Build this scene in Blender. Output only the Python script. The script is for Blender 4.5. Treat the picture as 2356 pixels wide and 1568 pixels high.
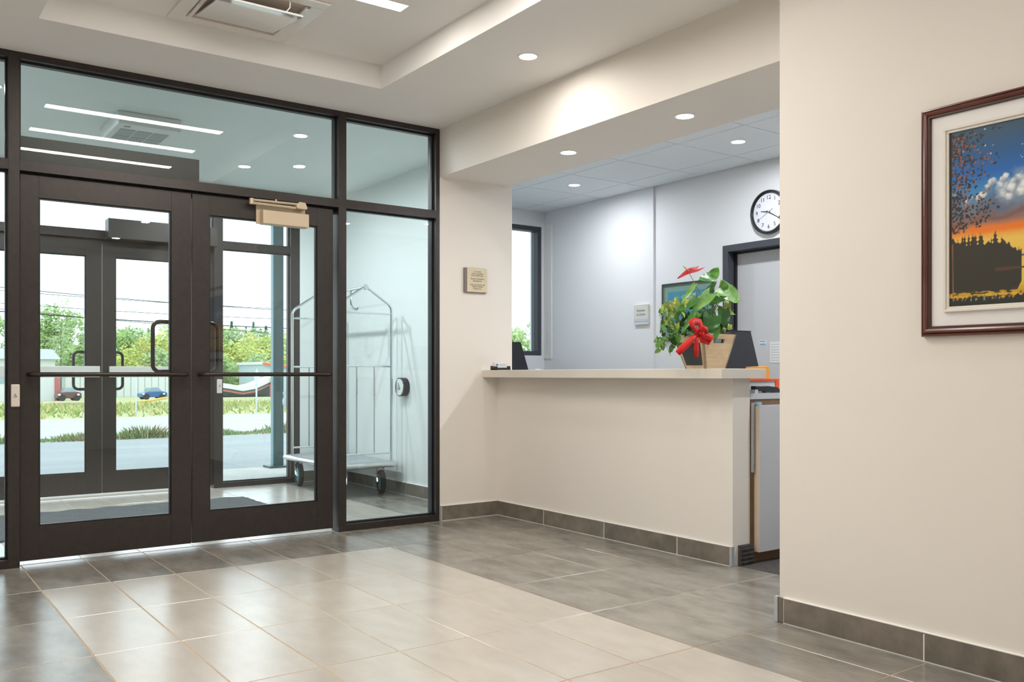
import bpy, math, random
import numpy as np
from mathutils import Vector, Matrix

for o in list(bpy.data.objects): bpy.data.objects.remove(o)
sc = bpy.context.scene
COL = sc.collection
R = math.radians
random.seed(7)

# ------------------------------------------------------------------ camera
YAW = R(35.693); FPX = 2069.5; HOR = 860.0; CY = -5.5; CZ = 1.045
cam_d = bpy.data.cameras.new('camera'); cam = bpy.data.objects.new('camera', cam_d); COL.objects.link(cam)
cam.location = (0, CY, CZ); cam.rotation_euler = (R(90), 0, -YAW)
cam_d.sensor_width = 36; cam_d.lens = FPX / 2356 * 36; cam_d.shift_y = (HOR - 784) / 2356
cam_d.clip_end = 800
sc.camera = cam
sc.view_settings.view_transform = 'Standard'; sc.view_settings.look = 'None'
sc.view_settings.gamma = 1; sc.view_settings.use_curve_mapping = False
sc.view_settings.exposure = 0.0

# ------------------------------------------------------------------ overcast sky
SKY = 2.8
w = bpy.data.worlds.new('overcast_sky'); sc.world = w; w.use_nodes = True
nt = w.node_tree; nt.nodes.clear()
out = nt.nodes.new('ShaderNodeOutputWorld'); bg = nt.nodes.new('ShaderNodeBackground')
tc = nt.nodes.new('ShaderNodeTexCoord'); sx = nt.nodes.new('ShaderNodeSeparateXYZ'); cr = nt.nodes.new('ShaderNodeValToRGB')
nt.links.new(tc.outputs['Generated'], sx.inputs[0]); nt.links.new(sx.outputs['Z'], cr.inputs[0])
cr.color_ramp.elements[0].position = 0.0; cr.color_ramp.elements[0].color = (0.78, 0.88, 0.95, 1)
cr.color_ramp.elements[1].position = 0.5; cr.color_ramp.elements[1].color = (0.86, 0.94, 1.0, 1)
nt.links.new(cr.outputs[0], bg.inputs[0]); bg.inputs[1].default_value = SKY
nt.links.new(bg.outputs[0], out.inputs[0])

# lamp settings (each lamp carries its own light, see its builder)
WARM = (1.0, 0.945, 0.88); NEUTRAL = (1.0, 0.96, 0.91); COOL = (0.93, 0.97, 1.0)
P_LINEAR = 15.5; P_SPOT = 5.5; P_HIDDEN = 8.0; P_VEST = 25.0; P_OFFICE = 12.5

# ------------------------------------------------------------------ picture point -> place on a known plane
SY, CYW = math.sin(YAW), math.cos(YAW)
def ray(px, py):
    u = (px - 1178) / FPX; v = (HOR - py) / FPX
    return Vector((SY + u * CYW, CYW - u * SY, v))
O = Vector((0, CY, CZ))
def on_y(px, py, y): r = ray(px, py); return O + r * ((y - CY) / r.y)
def on_x(px, py, x): r = ray(px, py); return O + r * (x / r.x)
def on_z(px, py, z): r = ray(px, py); return O + r * ((z - CZ) / r.z)

# ------------------------------------------------------------------ materials
M = {}
def mat(name, col, rough=.5, metal=0, spec=.5, noise=0, nscale=8, bump=0, bscale=60, emit=None, estr=0, sheen=0, stretch=(1, 1, 1), rand=0, col2=None, coord='Object'):
    m = bpy.data.materials.new(name); m.use_nodes = True; t = m.node_tree; b = t.nodes['Principled BSDF']
    b.inputs['Base Color'].default_value = (*col, 1); b.inputs['Roughness'].default_value = rough
    b.inputs['Metallic'].default_value = metal; b.inputs['Specular IOR Level'].default_value = spec
    if emit: b.inputs['Emission Color'].default_value = (*emit, 1); b.inputs['Emission Strength'].default_value = estr
    tcn = t.nodes.new('ShaderNodeTexCoord'); mp = t.nodes.new('ShaderNodeMapping'); mp.inputs['Scale'].default_value = stretch
    t.links.new(tcn.outputs[coord], mp.inputs[0]); src = mp.outputs[0]
    if rand:
        oi = t.nodes.new('ShaderNodeObjectInfo'); ml = t.nodes.new('ShaderNodeMath'); ml.operation = 'MULTIPLY'; ml.inputs[1].default_value = 37.0
        t.links.new(oi.outputs['Random'], ml.inputs[0]); va = t.nodes.new('ShaderNodeVectorMath'); va.operation = 'ADD'
        t.links.new(src, va.inputs[0]); t.links.new(ml.outputs[0], va.inputs[1]); src = va.outputs[0]
    if noise or col2:
        n = t.nodes.new('ShaderNodeTexNoise'); n.inputs['Scale'].default_value = nscale; n.inputs['Detail'].default_value = 6; n.inputs['Roughness'].default_value = .6
        t.links.new(src, n.inputs['Vector'])
        mx = t.nodes.new('ShaderNodeMix'); mx.data_type = 'RGBA'
        c2 = col2 if col2 else tuple(max(0, c * (1 - noise)) for c in col); c1 = col if col2 else tuple(min(1, c * (1 + noise)) for c in col)
        mx.inputs['A'].default_value = (*c1, 1); mx.inputs['B'].default_value = (*c2, 1)
        rp = t.nodes.new('ShaderNodeMapRange'); rp.inputs['From Min'].default_value = .3; rp.inputs['From Max'].default_value = .7
        t.links.new(n.outputs['Fac'], rp.inputs['Value']); t.links.new(rp.outputs[0], mx.inputs['Factor']); cur = mx.outputs['Result']
        if rand:
            hs = t.nodes.new('ShaderNodeHueSaturation'); mr = t.nodes.new('ShaderNodeMapRange')
            mr.inputs['To Min'].default_value = 1 - rand; mr.inputs['To Max'].default_value = 1 + rand
            t.links.new(oi.outputs['Random'], mr.inputs['Value']); t.links.new(mr.outputs[0], hs.inputs['Value']); t.links.new(cur, hs.inputs['Color']); cur = hs.outputs[0]
        t.links.new(cur, b.inputs['Base Color'])
    if bump:
        n2 = t.nodes.new('ShaderNodeTexNoise'); n2.inputs['Scale'].default_value = bscale; n2.inputs['Detail'].default_value = 4
        t.links.new(src, n2.inputs['Vector']); bp = t.nodes.new('ShaderNodeBump'); bp.inputs['Strength'].default_value = bump; bp.inputs['Distance'].default_value = .002
        t.links.new(n2.outputs['Fac'], bp.inputs['Height']); t.links.new(bp.outputs[0], b.inputs['Normal'])
    if name.startswith('tile_'): b.inputs['IOR'].default_value = 1.72
    M[name] = m; return m

mat('paint', (.81, .765, .71), .6, bump=.06, bscale=350, noise=.012, nscale=1.5)
mat('paint_office', (.80, .81, .84), .6, bump=.06, bscale=350)
mat('paint_ceiling', (.87, .855, .84), .8, bump=.04, bscale=300)
mat('paint_vestibule', (.74, .80, .79), .6, bump=.05, bscale=300)
mat('ceiling_panel', (.84, .88, .90), .9, noise=.05, nscale=90, bump=.3, bscale=220)
mat('ceiling_grid', (.30, .33, .36), .5)
mat('bronze', (.034, .027, .025), .36, metal=.3, spec=.6, noise=.15, nscale=30)
mat('bronze_dark', (.008, .008, .010), .4)
mat('bar_metal', (.05, .040, .033), .28, metal=.7)
mat('office_frame', (.055, .060, .075), .45)
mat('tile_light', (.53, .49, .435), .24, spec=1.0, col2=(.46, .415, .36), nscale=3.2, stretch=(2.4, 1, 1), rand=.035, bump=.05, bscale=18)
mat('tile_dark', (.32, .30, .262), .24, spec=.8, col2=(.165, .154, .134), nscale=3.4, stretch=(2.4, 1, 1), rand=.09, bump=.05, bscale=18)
mat('tile_base', (.25, .212, .172), .4, col2=(.125, .108, .088), nscale=9, rand=.05)
mat('grout', (.50, .37, .25), .9)
mat('grout_dark', (.46, .38, .29), .9)
mat('trim_metal', (.62, .66, .70), .35, metal=.6)
mat('white_trim', (.88, .88, .86), .5)
mat('laminate', (.70, .655, .585), .4, noise=.02, nscale=4)
mat('melamine', (.60, .61, .64), .45)
mat('melamine_edge', (.72, .62, .50), .5)
mat('brown_board', (.20, .115, .055), .55, noise=.12, nscale=12)
mat('carpet', (.12, .105, .095), .95, col2=(.032, .030, .032), nscale=26, stretch=(1, 5, 1), bump=1, bscale=250)
mat('mat_fibre', (.115, .125, .135), .95, col2=(.05, .056, .062), nscale=70, bump=1.2, bscale=180)
mat('black_plastic', (.014, .015, .022), .45, bump=.15, bscale=150)
mat('black_gloss', (.012, .012, .013), .2)
mat('silver', (.70, .71, .72), .25, metal=1)
mat('chrome', (.78, .82, .84), .12, metal=1)
mat('aluminium', (.62, .61, .57), .42)
mat('closer_paint', (.60, .49, .355), .38, metal=.25)
mat('rubber', (.02, .02, .022), .75)
mat('wheel_blue', (.10, .42, .46), .35, metal=.5)
mat('cart_deck', (.34, .37, .39), .6, noise=.15, nscale=60)
mat('cream_plastic', (.66, .60, .53), .4)
mat('grey_ink', (.12, .12, .13), .6)
mat('brown_ink', (.20, .15, .085), .6)
mat('plaque_face', (.66, .57, .40), .35, noise=.03)
mat('plaque_side', (.20, .17, .155), .4)
mat('sign_face', (.66, .65, .60), .4)
mat('sign_blue', (.50, .60, .72), .3)
mat('paper', (.80, .81, .82), .7)
mat('ink_light', (.42, .44, .50), .7)
mat('blue_ink', (.06, .17, .42), .5)
mat('sky_print', (.30, .52, .72), .5)
mat('orange_plastic', (.85, .40, .05), .4)
mat('red_orange', (.80, .10, .015), .4)
mat('frame_wood', (.115, .034, .024), .22, noise=.25, nscale=6, stretch=(1, 1, 1), spec=.6)
mat('frame_wood_dark', (.050, .018, .013), .3, spec=.6)
mat('mat_board', (.86, .85, .84), .8, bump=.3, bscale=500)
mat('bevel_board', (.78, .75, .68), .4)
mat('green_frame', (.03, .06, .065), .35)
mat('green_mat', (.19, .33, .29), .7)
mat('gold_line', (.50, .34, .14), .4)
mat('blue_picture', (.035, .30, .42), .5, col2=(.10, .20, .33), nscale=5)
mat('raw_wood', (.72, .56, .36), .65, col2=(.56, .40, .23), nscale=7, stretch=(1, 1, 8), bump=.3, bscale=40)
mat('raw_wood_flat', (.76, .60, .40), .65, col2=(.62, .46, .28), nscale=7, stretch=(8, 8, 1))
mat('slate', (.045, .05, .055), .7)
mat('ribbon', (.60, .014, .010), .5, spec=.3)
mat('spathe', (.34, .004, .008), .5, spec=.3)
mat('spadix', (.72, .52, .20), .5)
mat('stem', (.13, .24, .055), .5)
mat('leaf_light', (.095, .30, .035), .38, col2=(.27, .46, .13), nscale=30, rand=.15)
mat('leaf_mid', (.055, .20, .026), .33, col2=(.12, .33, .05), nscale=14, rand=.2)
mat('leaf_dark', (.020, .095, .018), .33, col2=(.04, .15, .028), nscale=14, rand=.2)
mat('leaf_yellow', (.32, .42, .045), .4, col2=(.50, .52, .12), nscale=14, rand=.2)
mat('moss', (.23, .17, .07), .95, noise=.4, nscale=80)
mat('clock_face', (.72, .73, .80), .5)
mat('clock_black', (.018, .018, .024), .3)
mat('heater_white', (.74, .76, .75), .5)
mat('heater_grille', (.38, .41, .41), .6)
mat('cassette_white', (.78, .75, .71), .10, spec=.8)
mat('cassette_gap', (.50, .43, .36), .7)
mat('cassette_panel', (.74, .75, .74), .06, metal=.45)
mat('led', (1, .95, .85), .5, emit=(1.0, .93, .80), estr=9)
mat('led_spot', (1, .95, .85), .5, emit=(1.0, .95, .86), estr=14)
# outdoors
mat('asphalt', (.36, .38, .38), .85, col2=(.29, .31, .315), nscale=.7, stretch=(.25, 2.2, 1))
mat('road_surface', (.52, .50, .47), .9, col2=(.44, .425, .40), nscale=.6, stretch=(.15, 2, 1))
mat('concrete', (.56, .54, .50), .85, noise=.08, nscale=4)
mat('field', (.50, .45, .26), .95, col2=(.36, .42, .16), nscale=.35, stretch=(.4, 1.6, 1))
mat('grass_blade', (.42, .42, .15), .8, col2=(.60, .50, .26), nscale=.5)
mat('grass_green', (.26, .36, .09), .8)
mat('weed_green', (.16, .34, .10), .7, col2=(.30, .34, .14), nscale=1.6)
mat('weed_red', (.28, .10, .08), .8)
for nm, a, b_ in (('tree_yellow', (.58, .58, .13), (.40, .50, .12)), ('tree_green', (.24, .40, .12), (.34, .46, .15)), ('tree_gold', (.62, .52, .13), (.46, .50, .13)),
                 ('tree_orange', (.46, .28, .10), (.33, .33, .10)), ('conifer', (.03, .12, .09), (.05, .15, .10)), ('tree_pale', (.40, .50, .24), (.28, .42, .17))):
    mat(nm, a, .85, col2=b_, nscale=.5)
mat('bark', (.16, .13, .10), .9, noise=.3, nscale=20)
mat('white_siding', (.66, .67, .66), .7, noise=.04, nscale=.8)
mat('siding_joint', (.42, .44, .45), .8)
mat('steel_teal', (.028, .07, .07), .4)
mat('steel_teal_light', (.22, .36, .42), .4)
mat('maroon_paint', (.12, .05, .05), .35)
mat('blue_paint', (.03, .12, .32), .3)
mat('car_glass', (.30, .40, .45), .1)
mat('boat_white', (.72, .71, .68), .5)
mat('boat_hull', (.035, .075, .08), .5)
mat('boat_red', (.50, .13, .12), .5)
mat('shed_wall', (.42, .52, .56), .6)
mat('wire', (.02, .02, .022), .6)
mat('yellow_steel', (.65, .40, .04), .5)
mat('bag_white', (.62, .68, .70), .35)
mat('weathered', (.45, .36, .26), .8)

def glass(name, tint, base=.045, k=1.0):
    m = bpy.data.materials.new(name); m.use_nodes = True; t = m.node_tree; t.nodes.clear()
    o = t.nodes.new('ShaderNodeOutputMaterial'); mx = t.nodes.new('ShaderNodeMixShader'); tr = t.nodes.new('ShaderNodeBsdfTransparent')
    gl = t.nodes.new('ShaderNodeBsdfGlossy'); gl.inputs['Roughness'].default_value = 0.0; fr = t.nodes.new('ShaderNodeFresnel'); fr.inputs['IOR'].default_value = 1.5
    ml = t.nodes.new('ShaderNodeMath'); ml.operation = 'MULTIPLY'; ml.inputs[1].default_value = k; ml.use_clamp = True
    t.links.new(fr.outputs[0], ml.inputs[0]); t.links.new(ml.outputs[0], mx.inputs[0])
    tr.inputs[0].default_value = (*tint, 1); t.links.new(tr.outputs[0], mx.inputs[1]); t.links.new(gl.outputs[0], mx.inputs[2]); t.links.new(mx.outputs[0], o.inputs[0])
    M[name] = m
glass('glass_clear', (.945, .978, .976)); glass('glass_outer', (.945, .972, .975), k=.8)

# ------------------------------------------------------------------ mesh helpers
WL = {}
def wloc(o): return WL.get(o.name, Vector((0, 0, 0)))
class MB:
    def __init__(s): s.v = []; s.f = []; s.m = []
    def add(s, vs, fs, mi=0):
        n = len(s.v); s.v += [tuple(v) for v in vs]; s.f += [tuple(i + n for i in f) for f in fs]; s.m += [mi] * len(fs); return s
    def box(s, x0, x1, y0, y1, z0, z1, mi=0):
        x0, x1 = sorted((x0, x1)); y0, y1 = sorted((y0, y1)); z0, z1 = sorted((z0, z1))
        vs = [(x, y, z) for z in (z0, z1) for y in (y0, y1) for x in (x0, x1)]
        return s.add(vs, [(0, 2, 3, 1), (4, 5, 7, 6), (0, 1, 5, 4), (2, 6, 7, 3), (0, 4, 6, 2), (1, 3, 7, 5)], mi)
    def tube(s, pts, r, n=10, mi=0, cap=True, closed=False):
        pts = [Vector(p) for p in pts]; N = len(pts); up = None; rings = []
        for i, p in enumerate(pts):
            if closed: d = pts[(i + 1) % N] - pts[i - 1]
            else: d = pts[min(i + 1, N - 1)] - pts[max(i - 1, 0)]
            d.normalize()
            if up is None: up = Vector((0, 0, 1)) if abs(d.z) < .9 else Vector((1, 0, 0))
            a = up - d * up.dot(d); a.normalize(); b = d.cross(a); up = a
            rr = r[i] if isinstance(r, (list, tuple)) else r
            rings.append([p + (a * math.cos(2 * math.pi * k / n) + b * math.sin(2 * math.pi * k / n)) * rr for k in range(n)])
        vs = [v for rg in rings for v in rg]; fs = []
        for i in range(N if closed else N - 1):
            j = (i + 1) % N
            for k in range(n): fs.append((i * n + k, i * n + (k + 1) % n, j * n + (k + 1) % n, j * n + k))
        if cap and not closed: fs += [tuple(range(n))[::-1], tuple(range((N - 1) * n, N * n))]
        return s.add(vs, fs, mi)
    def disc(s, c, ax, r, h, n=32, mi=0, r2=None):
        c = Vector(c); ax = Vector(ax).normalized(); return s.tube([c, c + ax * h], [r, r if r2 is None else r2], n, mi)
    def prism(s, poly, ax, a0, a1, mi=0):
        # poly: list of 2D points in the plane normal to axis ax ('x','y','z')
        def P(p, a): return {'x': (a, p[0], p[1]), 'y': (p[0], a, p[1]), 'z': (p[0], p[1], a)}[ax]
        n = len(poly); vs = [P(p, a0) for p in poly] + [P(p, a1) for p in poly]
        fs = [tuple(range(n))[::-1], tuple(range(n, 2 * n))] + [(i, (i + 1) % n, n + (i + 1) % n, n + i) for i in range(n)]
        return s.add(vs, fs, mi)
    def ball(s, c, r, n=10, mi=0, sq=(1, 1, 1)):
        vs = [(c[0], c[1], c[2] + r * sq[2])]; fs = []
        for i in range(1, n):
            for k in range(2 * n):
                th = math.pi * i / n; ph = math.pi * k / n
                vs.append((c[0] + r * sq[0] * math.sin(th) * math.cos(ph), c[1] + r * sq[1] * math.sin(th) * math.sin(ph), c[2] + r * sq[2] * math.cos(th)))
        vs.append((c[0], c[1], c[2] - r * sq[2])); m = 2 * n
        for k in range(m): fs.append((0, 1 + k, 1 + (k + 1) % m)); fs.append((len(vs) - 1, 1 + (n - 2) * m + (k + 1) % m, 1 + (n - 2) * m + k))
        for i in range(n - 2):
            for k in range(m): fs.append((1 + i * m + k, 1 + (i + 1) * m + k, 1 + (i + 1) * m + (k + 1) % m, 1 + i * m + (k + 1) % m))
        return s.add(vs, fs, mi)
    def build(s, name, mats, parent=None, smooth=False, bevel=0, seg=2, origin=None):
        a = np.array(s.v, float)
        if origin is None: origin = Vector(((a[:, 0].min() + a[:, 0].max()) / 2, (a[:, 1].min() + a[:, 1].max()) / 2, a[:, 2].min()))
        origin = Vector(origin); me = bpy.data.meshes.new(name); me.from_pydata([tuple(Vector(v) - origin) for v in s.v], [], s.f)
        if isinstance(mats, str): mats = [mats]
        for m_ in mats: me.materials.append(M[m_])
        for p, mi in zip(me.polygons, s.m): p.material_index = mi
        if smooth:
            me.polygons.foreach_set('use_smooth', [True] * len(me.polygons))
            me.set_sharp_from_angle(angle=R(40))
        me.update(); return place(name, me, origin, parent, bevel, seg)
def place(name, me, origin, parent=None, bevel=0, seg=2):
    o = bpy.data.objects.new(name, me); COL.objects.link(o); origin = Vector(origin)
    if parent: o.parent = parent; o.location = origin - wloc(parent)
    else: o.location = origin
    WL[o.name] = origin
    if bevel:
        b = o.modifiers.new('bevel', 'BEVEL'); b.width = bevel; b.segments = seg; b.limit_method = 'ANGLE'; b.angle_limit = R(35)
    return o
def empty(name, loc, label=None, cat=None, group=None, kind=None):
    o = bpy.data.objects.new(name, None); COL.objects.link(o); o.location = loc; o.empty_display_size = .1; WL[o.name] = Vector(loc); return tag(o, label, cat, group, kind)
def tag(o, label=None, cat=None, group=None, kind=None):
    for k, v in (('label', label), ('category', cat), ('group', group), ('kind', kind)):
        if v: o[k] = v
    return o
def box(name, m, x0, x1, y0, y1, z0, z1, parent=None, bevel=0, **k):
    return MB().box(x0, x1, y0, y1, z0, z1).build(name, m, parent, bevel=bevel, **k)
def struct(o, label=None): return tag(o, label, kind='structure')
def text(s, size, m, loc, rot, parent, name='lettering', align='CENTER', ext=.0004, spacing=1.0, xs=1.0):
    c = bpy.data.curves.new('t', 'FONT'); c.body = s; c.size = size; c.extrude = ext; c.align_x = align; c.align_y = 'CENTER'; c.space_line = spacing; c.resolution_u = 3
    t = bpy.data.objects.new('t', c); COL.objects.link(t); dg = bpy.context.evaluated_depsgraph_get(); me = bpy.data.meshes.new_from_object(t.evaluated_get(dg))
    bpy.data.objects.remove(t); me.transform(Matrix.Rotation(rot[2], 4, 'Z') @ Matrix.Rotation(rot[1], 4, 'Y') @ Matrix.Rotation(rot[0], 4, 'X') @ Matrix.Diagonal((xs, 1, 1, 1)))
    me.materials.clear(); me.materials.append(M[m]); return place(name, me, loc, parent)
ROT_NY = (R(90), 0, 0)           # faces -Y (towards the lobby)
ROT_NX = (R(90), 0, R(-90))      # faces -X

# ================================================================== STRUCTURE
HC = 2.786; ZT = 2.93; ZH = 2.445; ZO = 2.717
XH, XP, XC, XR = 3.318, 3.951, 3.823, 3.134
YO = 2.78; YW = 1.86; XB = 5.70; YE = -8.2; XL = -2.2; YB = -8.0

# floors: slabs of grout with tiles proud of it
fl = struct(box('floor', 'grout', XL, 3.868, YB, .06, -.12, -.0016))
fd = struct(box('floor', 'grout_dark', -.7, 3.86, .06, YO + .14, -.12, -.0016))
fc = struct(box('floor', 'carpet', 3.868, XB + .4, YB, YW + .1, -.12, .001))
def tile_mesh(wx, wy, m):
    g = .0027; mb = MB(); x, y = wx / 2 - g, wy / 2 - g; b = .0012
    vs = [(-x, -y, -.010), (x, -y, -.010), (x, y, -.010), (-x, y, -.010), (-x, -y, -b), (x, -y, -b), (x, y, -b), (-x, y, -b), (-x + b, -y + b, 0), (x - b, -y + b, 0), (x - b, y - b, 0), (-x + b, y - b, 0)]
    fs = [(8, 9, 10, 11)] + [(i, (i + 1) % 4, 4 + (i + 1) % 4, 4 + i) for i in range(4)] + [(4 + i, 4 + (i + 1) % 4, 8 + (i + 1) % 4, 8 + i) for i in range(4)]
    mb.add(vs, fs); me = bpy.data.meshes.new('tile'); me.from_pydata(mb.v, [], mb.f); me.materials.append(M[m]); me.update(); return me
cache = {}
def tile(x0, x1, y0, y1, m, parent):
    k = (round(x1 - x0, 4), round(y1 - y0, 4), m)
    if k not in cache: cache[k] = tile_mesh(x1 - x0, y1 - y0, m)
    place('tile', cache[k], ((x0 + x1) / 2, (y0 + y1) / 2, 0), parent)
xb = [-.275, .04, .365, .688] + [.688 + .3152 * i for i in range(1, 7)] + [2.8865, 3.194, 3.503, 3.866]
yb = [-.035 - .6155 * i for i in range(0, 9)]
yj = [.055] + yb
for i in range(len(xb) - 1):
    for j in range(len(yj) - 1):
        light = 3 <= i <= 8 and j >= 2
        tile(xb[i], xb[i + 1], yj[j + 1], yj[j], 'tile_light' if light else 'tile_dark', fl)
# tiled floor goes on out of view, joined
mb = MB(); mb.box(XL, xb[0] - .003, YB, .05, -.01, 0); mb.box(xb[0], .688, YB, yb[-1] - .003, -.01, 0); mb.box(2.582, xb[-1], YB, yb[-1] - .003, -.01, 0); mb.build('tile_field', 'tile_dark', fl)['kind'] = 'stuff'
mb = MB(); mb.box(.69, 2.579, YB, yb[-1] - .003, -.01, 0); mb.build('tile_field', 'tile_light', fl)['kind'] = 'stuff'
vx = [-.55, -.24, .073, .378, .683, .998, 1.313, 1.628, 1.943, 2.258, 2.573, 2.888, 3.262, 3.53, 3.80]
vy = [.065, .36, .975, 1.59, 2.205, 2.78]
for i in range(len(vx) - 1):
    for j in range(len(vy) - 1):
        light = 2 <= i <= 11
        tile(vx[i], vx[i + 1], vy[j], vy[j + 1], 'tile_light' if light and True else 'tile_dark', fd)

# lobby ceiling with its raised tray
TX0, TX1, TY0, TY1 = .688, 2.557, -3.75, -.572
cl = MB(); cl.box(XL, TX0, YB, .12, HC, 3.15); cl.box(TX1, XH + .3, YB, .12, HC, 3.15); cl.box(TX0, TX1, TY1, .12, HC, 3.15); cl.box(TX0, TX1, YB, TY0, HC, 3.15); cl.box(TX0, TX1, TY0, TY1, ZT, 3.15)
struct(cl.build('ceiling', 'paint_ceiling'))
struct(box('ceiling', 'paint_vestibule', -.55, XC + .1, .12, YO + .2, HC, 3.15))
struct(box('trim_1', 'paint', XH, 3.91, YB, 0, ZH, 3.15), 'deep painted header beam above the reception counter')
# walls
wf = MB(); wf.box(XH, XP, 0, .13, 0, 3.15); struct(wf.build('wall_front', 'paint'))
struct(box('wall_right', 'paint', XR, 3.95, YB, -3.075, 0, 3.15))
struct(box('wall_left', 'paint', XL - .15, XL, YB, .12, 0, 3.15))
struct(box('wall_back', 'paint', XL - .15, 6.2, YB - .15, YB, 0, 3.15))
mb = MB(); mb.box(XL, -.06, 0, .12, 0, HC); struct(mb.build('wall_front', 'paint'))
struct(box('wall_right', 'paint_vestibule', 3.80, XP, .13, YO + .2, 0, 3.15))
struct(box('wall_left', 'paint_vestibule', -.70, -.55, .12, YO + .2, 0, 3.15))
struct(box('wall_front', 'paint_vestibule', 3.417, 3.80, YO, YO + .2, 0, 3.15))
struct(box('trim_2', 'bronze', -.55, 3.417, YO, YO + .2, HC, 3.15))
# office shell
WX0, WX1, WZ0, WZ1 = 4.30, 5.665, 1.235, 2.56
mb = MB(); mb.box(XP, WX0, YW, YW + .2, 0, 3.15); mb.box(WX1, XB + .3, YW, YW + .2, 0, 3.15); mb.box(WX0, WX1, YW, YW + .2, 0, WZ0); mb.box(WX0, WX1, YW, YW + .2, WZ1, 3.15)
struct(mb.build('wall_front', 'paint_office'))
YSTEP = on_x(1503, 600, XB).y
DY1 = -.517; DY0 = DY1 - 1.03; DZ = 2.094
mb = MB(); mb.box(XB, XB + .2, YSTEP, YW, 0, 3.15); mb.box(XB + .02, XB + .2, DY1, YSTEP, 0, 3.15); mb.box(XB + .02, XB + .2, YB, DY0, 0, 3.15); mb.box(XB + .02, XB + .2, DY0, DY1, DZ - .01, 3.15)
struct(mb.build('wall_right', 'paint_office'))
box('casing_strip', 'white_trim', XB - .012, XB, YW - .20, YW - .14, 0, .01) if False else None
# office suspended ceiling: panels on a grid
oc = struct(box('ceiling', 'ceiling_grid', 3.90, XB + .2, YB, YW, ZO + .006, ZO + .06))
gx = [3.915, 4.178, 4.788, 5.398, XB]; gy = [YW, 1.54, .93, .32, -.29, -.90, -1.51, -2.12, -2.73, -3.34, -3.95]
for i in range(4):
    for j in range(len(gy) - 1):
        box('panel', 'ceiling_panel', gx[i] + .004, gx[i + 1] - .004, gy[j + 1] + .004, gy[j] - .004, ZO - .004, ZO + .010, oc)
struct(box('ceiling', 'paint_office', 3.90, XB + .4, YB, YW + .2, ZO + .061, 3.15))

# baseboards of cut tile
def base_y(name, x0, x1, y, joints, h=.105, t=.011, m='tile_base'):
    b = struct(empty(name, ((x0 + x1) / 2, y, 0))); js = [x0] + joints + [x1]
    box('backing', 'white_trim', x0, x1, y - t * .85, y, 0, h - .004, b)
    for a, c in zip(js[:-1], js[1:]): box('tile', m, a + .003, c - .003, y - t, y - .001, .004, h, b, bevel=.0008, seg=1)
    box('edge_trim', 'white_trim', x0, x1, y - t - .001, y, h, h + .003, b); return b
def base_x(name, y0, y1, x, joints, h=.105, t=.011, m='tile_base', side=-1):
    b = struct(empty(name, (x, (y0 + y1) / 2, 0))); js = [y0] + joints + [y1]
    box('backing', 'white_trim', x, x + side * t * .85, y0, y1, 0, h - .004, b)
    for a, c in zip(js[:-1], js[1:]): box('tile', m, x + side * t, x + side * .001, a + .003, c - .003, .004, h, b, bevel=.0008, seg=1)
    box('edge_trim', 'white_trim', x, x + side * (t + .001), y0, y1, h, h + .003, b); return b
bf = base_y('baseboard_front', XH + .012, XC, 0, [])
box('corner_trim', 'trim_metal', XH + .002, XH + .012, -.014, 0, .002, .108, bf)
bc = base_x('baseboard_counter', -2.222, 0, XC, [-1.829, -1.195, -.567])
box('corner_trim', 'trim_metal', XC - .014, XC + .010, -2.236, -2.222, .002, .108, bc)
br = base_x('baseboard_right', -6.5, -3.075 - .025, XR, [-5.547, -4.937, -4.327, -3.717])
box('corner_trim', 'trim_metal', XR - .015, XR + .003, -3.075, -3.058, .002, .108, br)
box('tile', 'tile_base', XR - .011, XR - .001, -3.099, -3.076, .004, .105, br)
base_x('baseboard_vestibule', .12, YO, 3.80, [.73, 1.34, 1.95, 2.56])
base_y('baseboard_vestibule', 3.417, 3.789, YO, [])

# ================================================================== STOREFRONTS
def pane(parent, x0, x1, z0, z1, y, m='glass_clear', t=.008): return box('glass_pane', m, x0, x1, y, y + t, z0, z1, parent)
def storefront(name, y, posts, zbars, xe, label, g):
    """posts: (x0,x1) list; xe: outer ends; zbars: {bay: (z0,z1)}"""
    root = struct(empty(name, ((xe[0] + xe[1]) / 2, y, 0)), label); d = .115
    for x0, x1 in posts: box('post', 'bronze', x0, x1, y, y + d, 0, HC, root, bevel=.0012, seg=1)
    for k, (a, b) in enumerate(zip(posts[:-1], posts[1:])):
        x0, x1 = a[1], b[0]; door = k == 1
        z0, z1 = zbars[k]
        box('head_rail', 'bronze', x0, x1, y, y + d, HC - .036, HC, root)
        box('transom_rail', 'bronze', x0, x1, y, y + d, z0, z1, root)
        gy = y + .055
        for zz0, zz1 in ([(z1, HC - .036)] + ([] if door else [(.045, z0)])):
            # glazing gasket frame, recessed
            gk = MB(); s = .010
            for (a0, a1, b0, b1) in ((x0, x1, zz0, zz0 + s), (x0, x1, zz1 - s, zz1), (x0, x0 + s, zz0 + s, zz1 - s), (x1 - s, x1, zz0 + s, zz1 - s)): gk.box(a0, a1, gy - .012, gy + .02, b0, b1)
            gk.build('gasket', 'bronze_dark', root); pane(root, x0 + .008, x1 - .008, zz0 + .008, zz1 - .008, gy, g)
        if not door: box('sill_rail', 'bronze', x0, x1, y, y + d, 0, .045, root)
        else: box('door_stop', 'bronze_dark', x0, x1, y + .06, y + d, z0 - .03, z0, root)
    return root
storefront('window_1', 0, [(-.06, -.02), (.621, .676), (2.540, 2.596), (3.287, XH)], {0: (2.147, 2.200), 1: (2.147, 2.200), 2: (2.150, 2.204)}, (-.06, XH),
           'inner dark bronze glazed screen between lobby and vestibule', 'glass_clear')
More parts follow.
